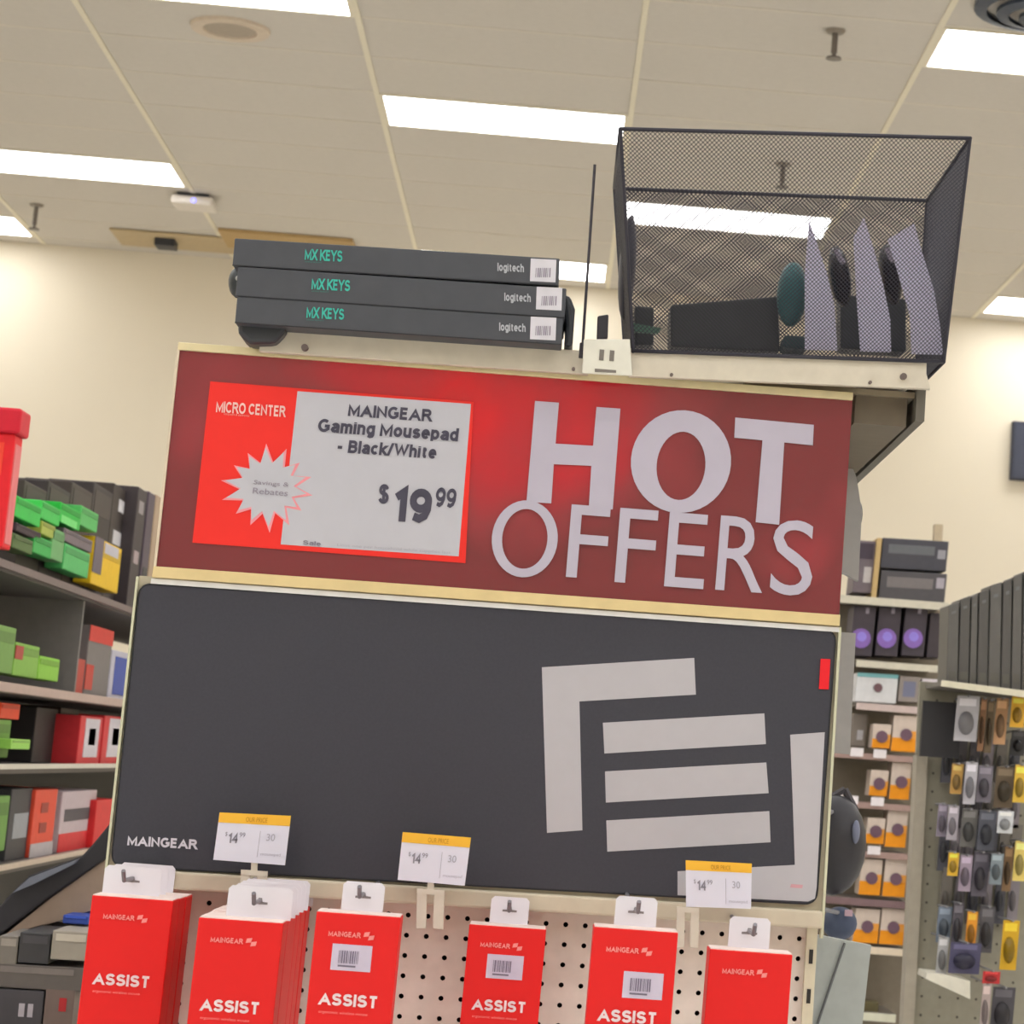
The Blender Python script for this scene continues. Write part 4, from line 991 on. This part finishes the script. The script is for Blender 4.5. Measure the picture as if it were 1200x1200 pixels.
packs = [ # x0,y0,x1,y1,rgb,depthoffset,label
 (1122,815,1148,868,(176,170,172),.10,'crumpled silver blister pack hanging at top left'),(1150,818,1157,880,(150,110,80),.08,'narrow brown pack right of the silver blister at top'),
 (1158,820,1166,882,(110,92,70),.08,'dark brown narrow pack in the top row'),(1168,818,1182,872,(196,150,110),.08,'peach coloured pack in the top row'),(1186,816,1202,852,(226,172,60),.10,'yellow carded pack at the right edge, top row'),
 (1186,856,1202,885,(60,58,58),.08,'black pack under the yellow carded pack at the edge'),(1116,895,1129,930,(206,160,90),.06,'short yellow-tan pack, second row left'),
 (1132,893,1146,942,(180,174,178),.10,'tall silver pack in the second row'),(1147,897,1164,940,(122,114,122),.08,'mauve-grey pack in the second row'),(1168,898,1190,946,(108,92,74),.08,'brown pack in the second row'),
 (1190,896,1204,940,(222,180,70),.10,'yellow pack at the edge of the second row'),(1100,942,1111,980,(142,130,142),.06,'small mauve pack left in the third row'),
 (1112,944,1124,984,(176,166,172),.08,'pale silver pack in the third row'),(1128,948,1146,992,(108,104,100),.08,'grey cased pack in the third row'),(1148,950,1168,996,(86,86,94),.09,'dark blue-grey pack in the third row'),
 (1170,950,1188,976,(206,204,204),.12,'white heart-shaped pack in the third row'),(1190,985,1204,1032,(222,196,110),.10,'pale yellow pack at the edge, fourth row'),
 (1112,999,1124,1026,(228,180,60),.08,'small yellow pack left in the fourth row'),(1126,1002,1140,1044,(164,146,160),.08,'mauve blister pack in the fourth row'),
 (1142,998,1160,1050,(92,86,94),.08,'dark slate pack in the fourth row'),(1162,1000,1176,1036,(132,140,144),.10,'grey-blue pack in the fourth row'),(1178,992,1188,1044,(140,110,80),.08,'thin brown pack in the fourth row'),
 (1100,1062,1116,1104,(118,126,138),.06,'clear bluish pack left in the fifth row'),(1118,1058,1130,1110,(98,92,98),.07,'dark pack in the fifth row beside the orange one'),
 (1134,1068,1146,1112,(226,150,50),.09,'orange pack in the fifth row'),(1150,1062,1166,1116,(92,88,90),.08,'charcoal pack right of the orange one in the fifth row'),(1176,1078,1195,1136,(206,160,40),.12,'wide yellow pack in the fifth row'),
 (1100,1098,1112,1142,(176,172,170),.10,'slim white pack above the slanted shelf'),(1114,1104,1150,1140,(78,74,98),.12,'dark violet pouch above the slanted shelf'),(1152,1138,1172,1152,(196,60,60),.14,'small red tag clip below the orange pack'),
 (1164,1156,1190,1210,(78,74,78),.12,'dark pack hanging at bottom right'),(1152,1152,1162,1210,(186,166,160),.12,'pale strip pack at bottom right')]
pg = 'hanging packs on the right pegboard'
hookg = fr((150, 146, 146), metal=.3)
filler = [(1126, 930, 1200, 950), (1102, 980, 1200, 1000), (1105, 1030, 1200, 1062), (1106, 880, 1200, 897)]
for x0, y0, x1, y1, c, off, l in packs:
    Y = YG-off*2.0; p4 = rect(x0, y0, x1, y1, s=.05, l=-.09)
    t = thing('hanging_pack', l+' of the right pegboard', 'package', at(*p4[3], Y), pg)
    plate_px(t, p4, Y, .006, fr(c), 'backing_card')
    w = x1-x0; h = y1-y0
    dk = tuple(int(v*.62) for v in c); lt = tuple(min(250, int(v*1.2+12)) for v in c)
    cc = lerp4(p4, .5, .6); s = Y/2900
    MB().ell(at(*cc, Y-.008), (w*.36*s, .02, h*.26*s), 14, 8).build('blister', fr(dk, rough=.2), t, smooth=True)
    plate_px(t, [lerp4(p4, *q) for q in R4(.12, .06, .88, .22)], Y-.006, .001, fr(lt), 'header_print')
    hp = at(*lerp4(p4, .5, .03), Y-.01); MB().path([hp+V((0, -.03, .004)), (hp.x, YG, hp.z)], .003, 6).build('hook', hookg, t)
# floor-standing neighbour goods: second layer of dark packs deeper in the gondola rows
tone = {(96, 90, 92): 'dusky', (120, 112, 104): 'taupe', (84, 82, 88): 'slate', (140, 130, 134): 'ash'}
for fi, (x0, y0, x1, y1) in enumerate(filler):
    n = int((x1-x0)/14)
    for i in range(n):
        xx = x0+i*(x1-x0)/n; c = random.choice([(96, 90, 92), (120, 112, 104), (84, 82, 88), (140, 130, 134)])
        p4 = rect(xx, y0-14, xx+12, y1+20, s=.05, l=-.09); Y = YG-.04
        t = thing('hanging_pack', '%s pack close to the board, %s from the left, %s' % (tone[c], ('first', 'second', 'third', 'fourth', 'fifth', 'sixth', 'seventh', 'eighth')[i], ('between the second and third rows', 'between the third and fourth rows', 'between the fourth and fifth rows', 'between the first and second rows')[fi]), 'package', at(*p4[3], Y), 'dim packs close to the right pegboard')
        plate_px(t, p4, Y, .012, fr(c), 'backing_card')
        cc = lerp4(p4, .5, .6); s = Y/2900
        MB().ell(at(*cc, Y-.014), (4*s, .014, 12*s), 10, 6).build('blister', fr(tuple(int(v*.7) for v in c), rough=.25), t, smooth=True)
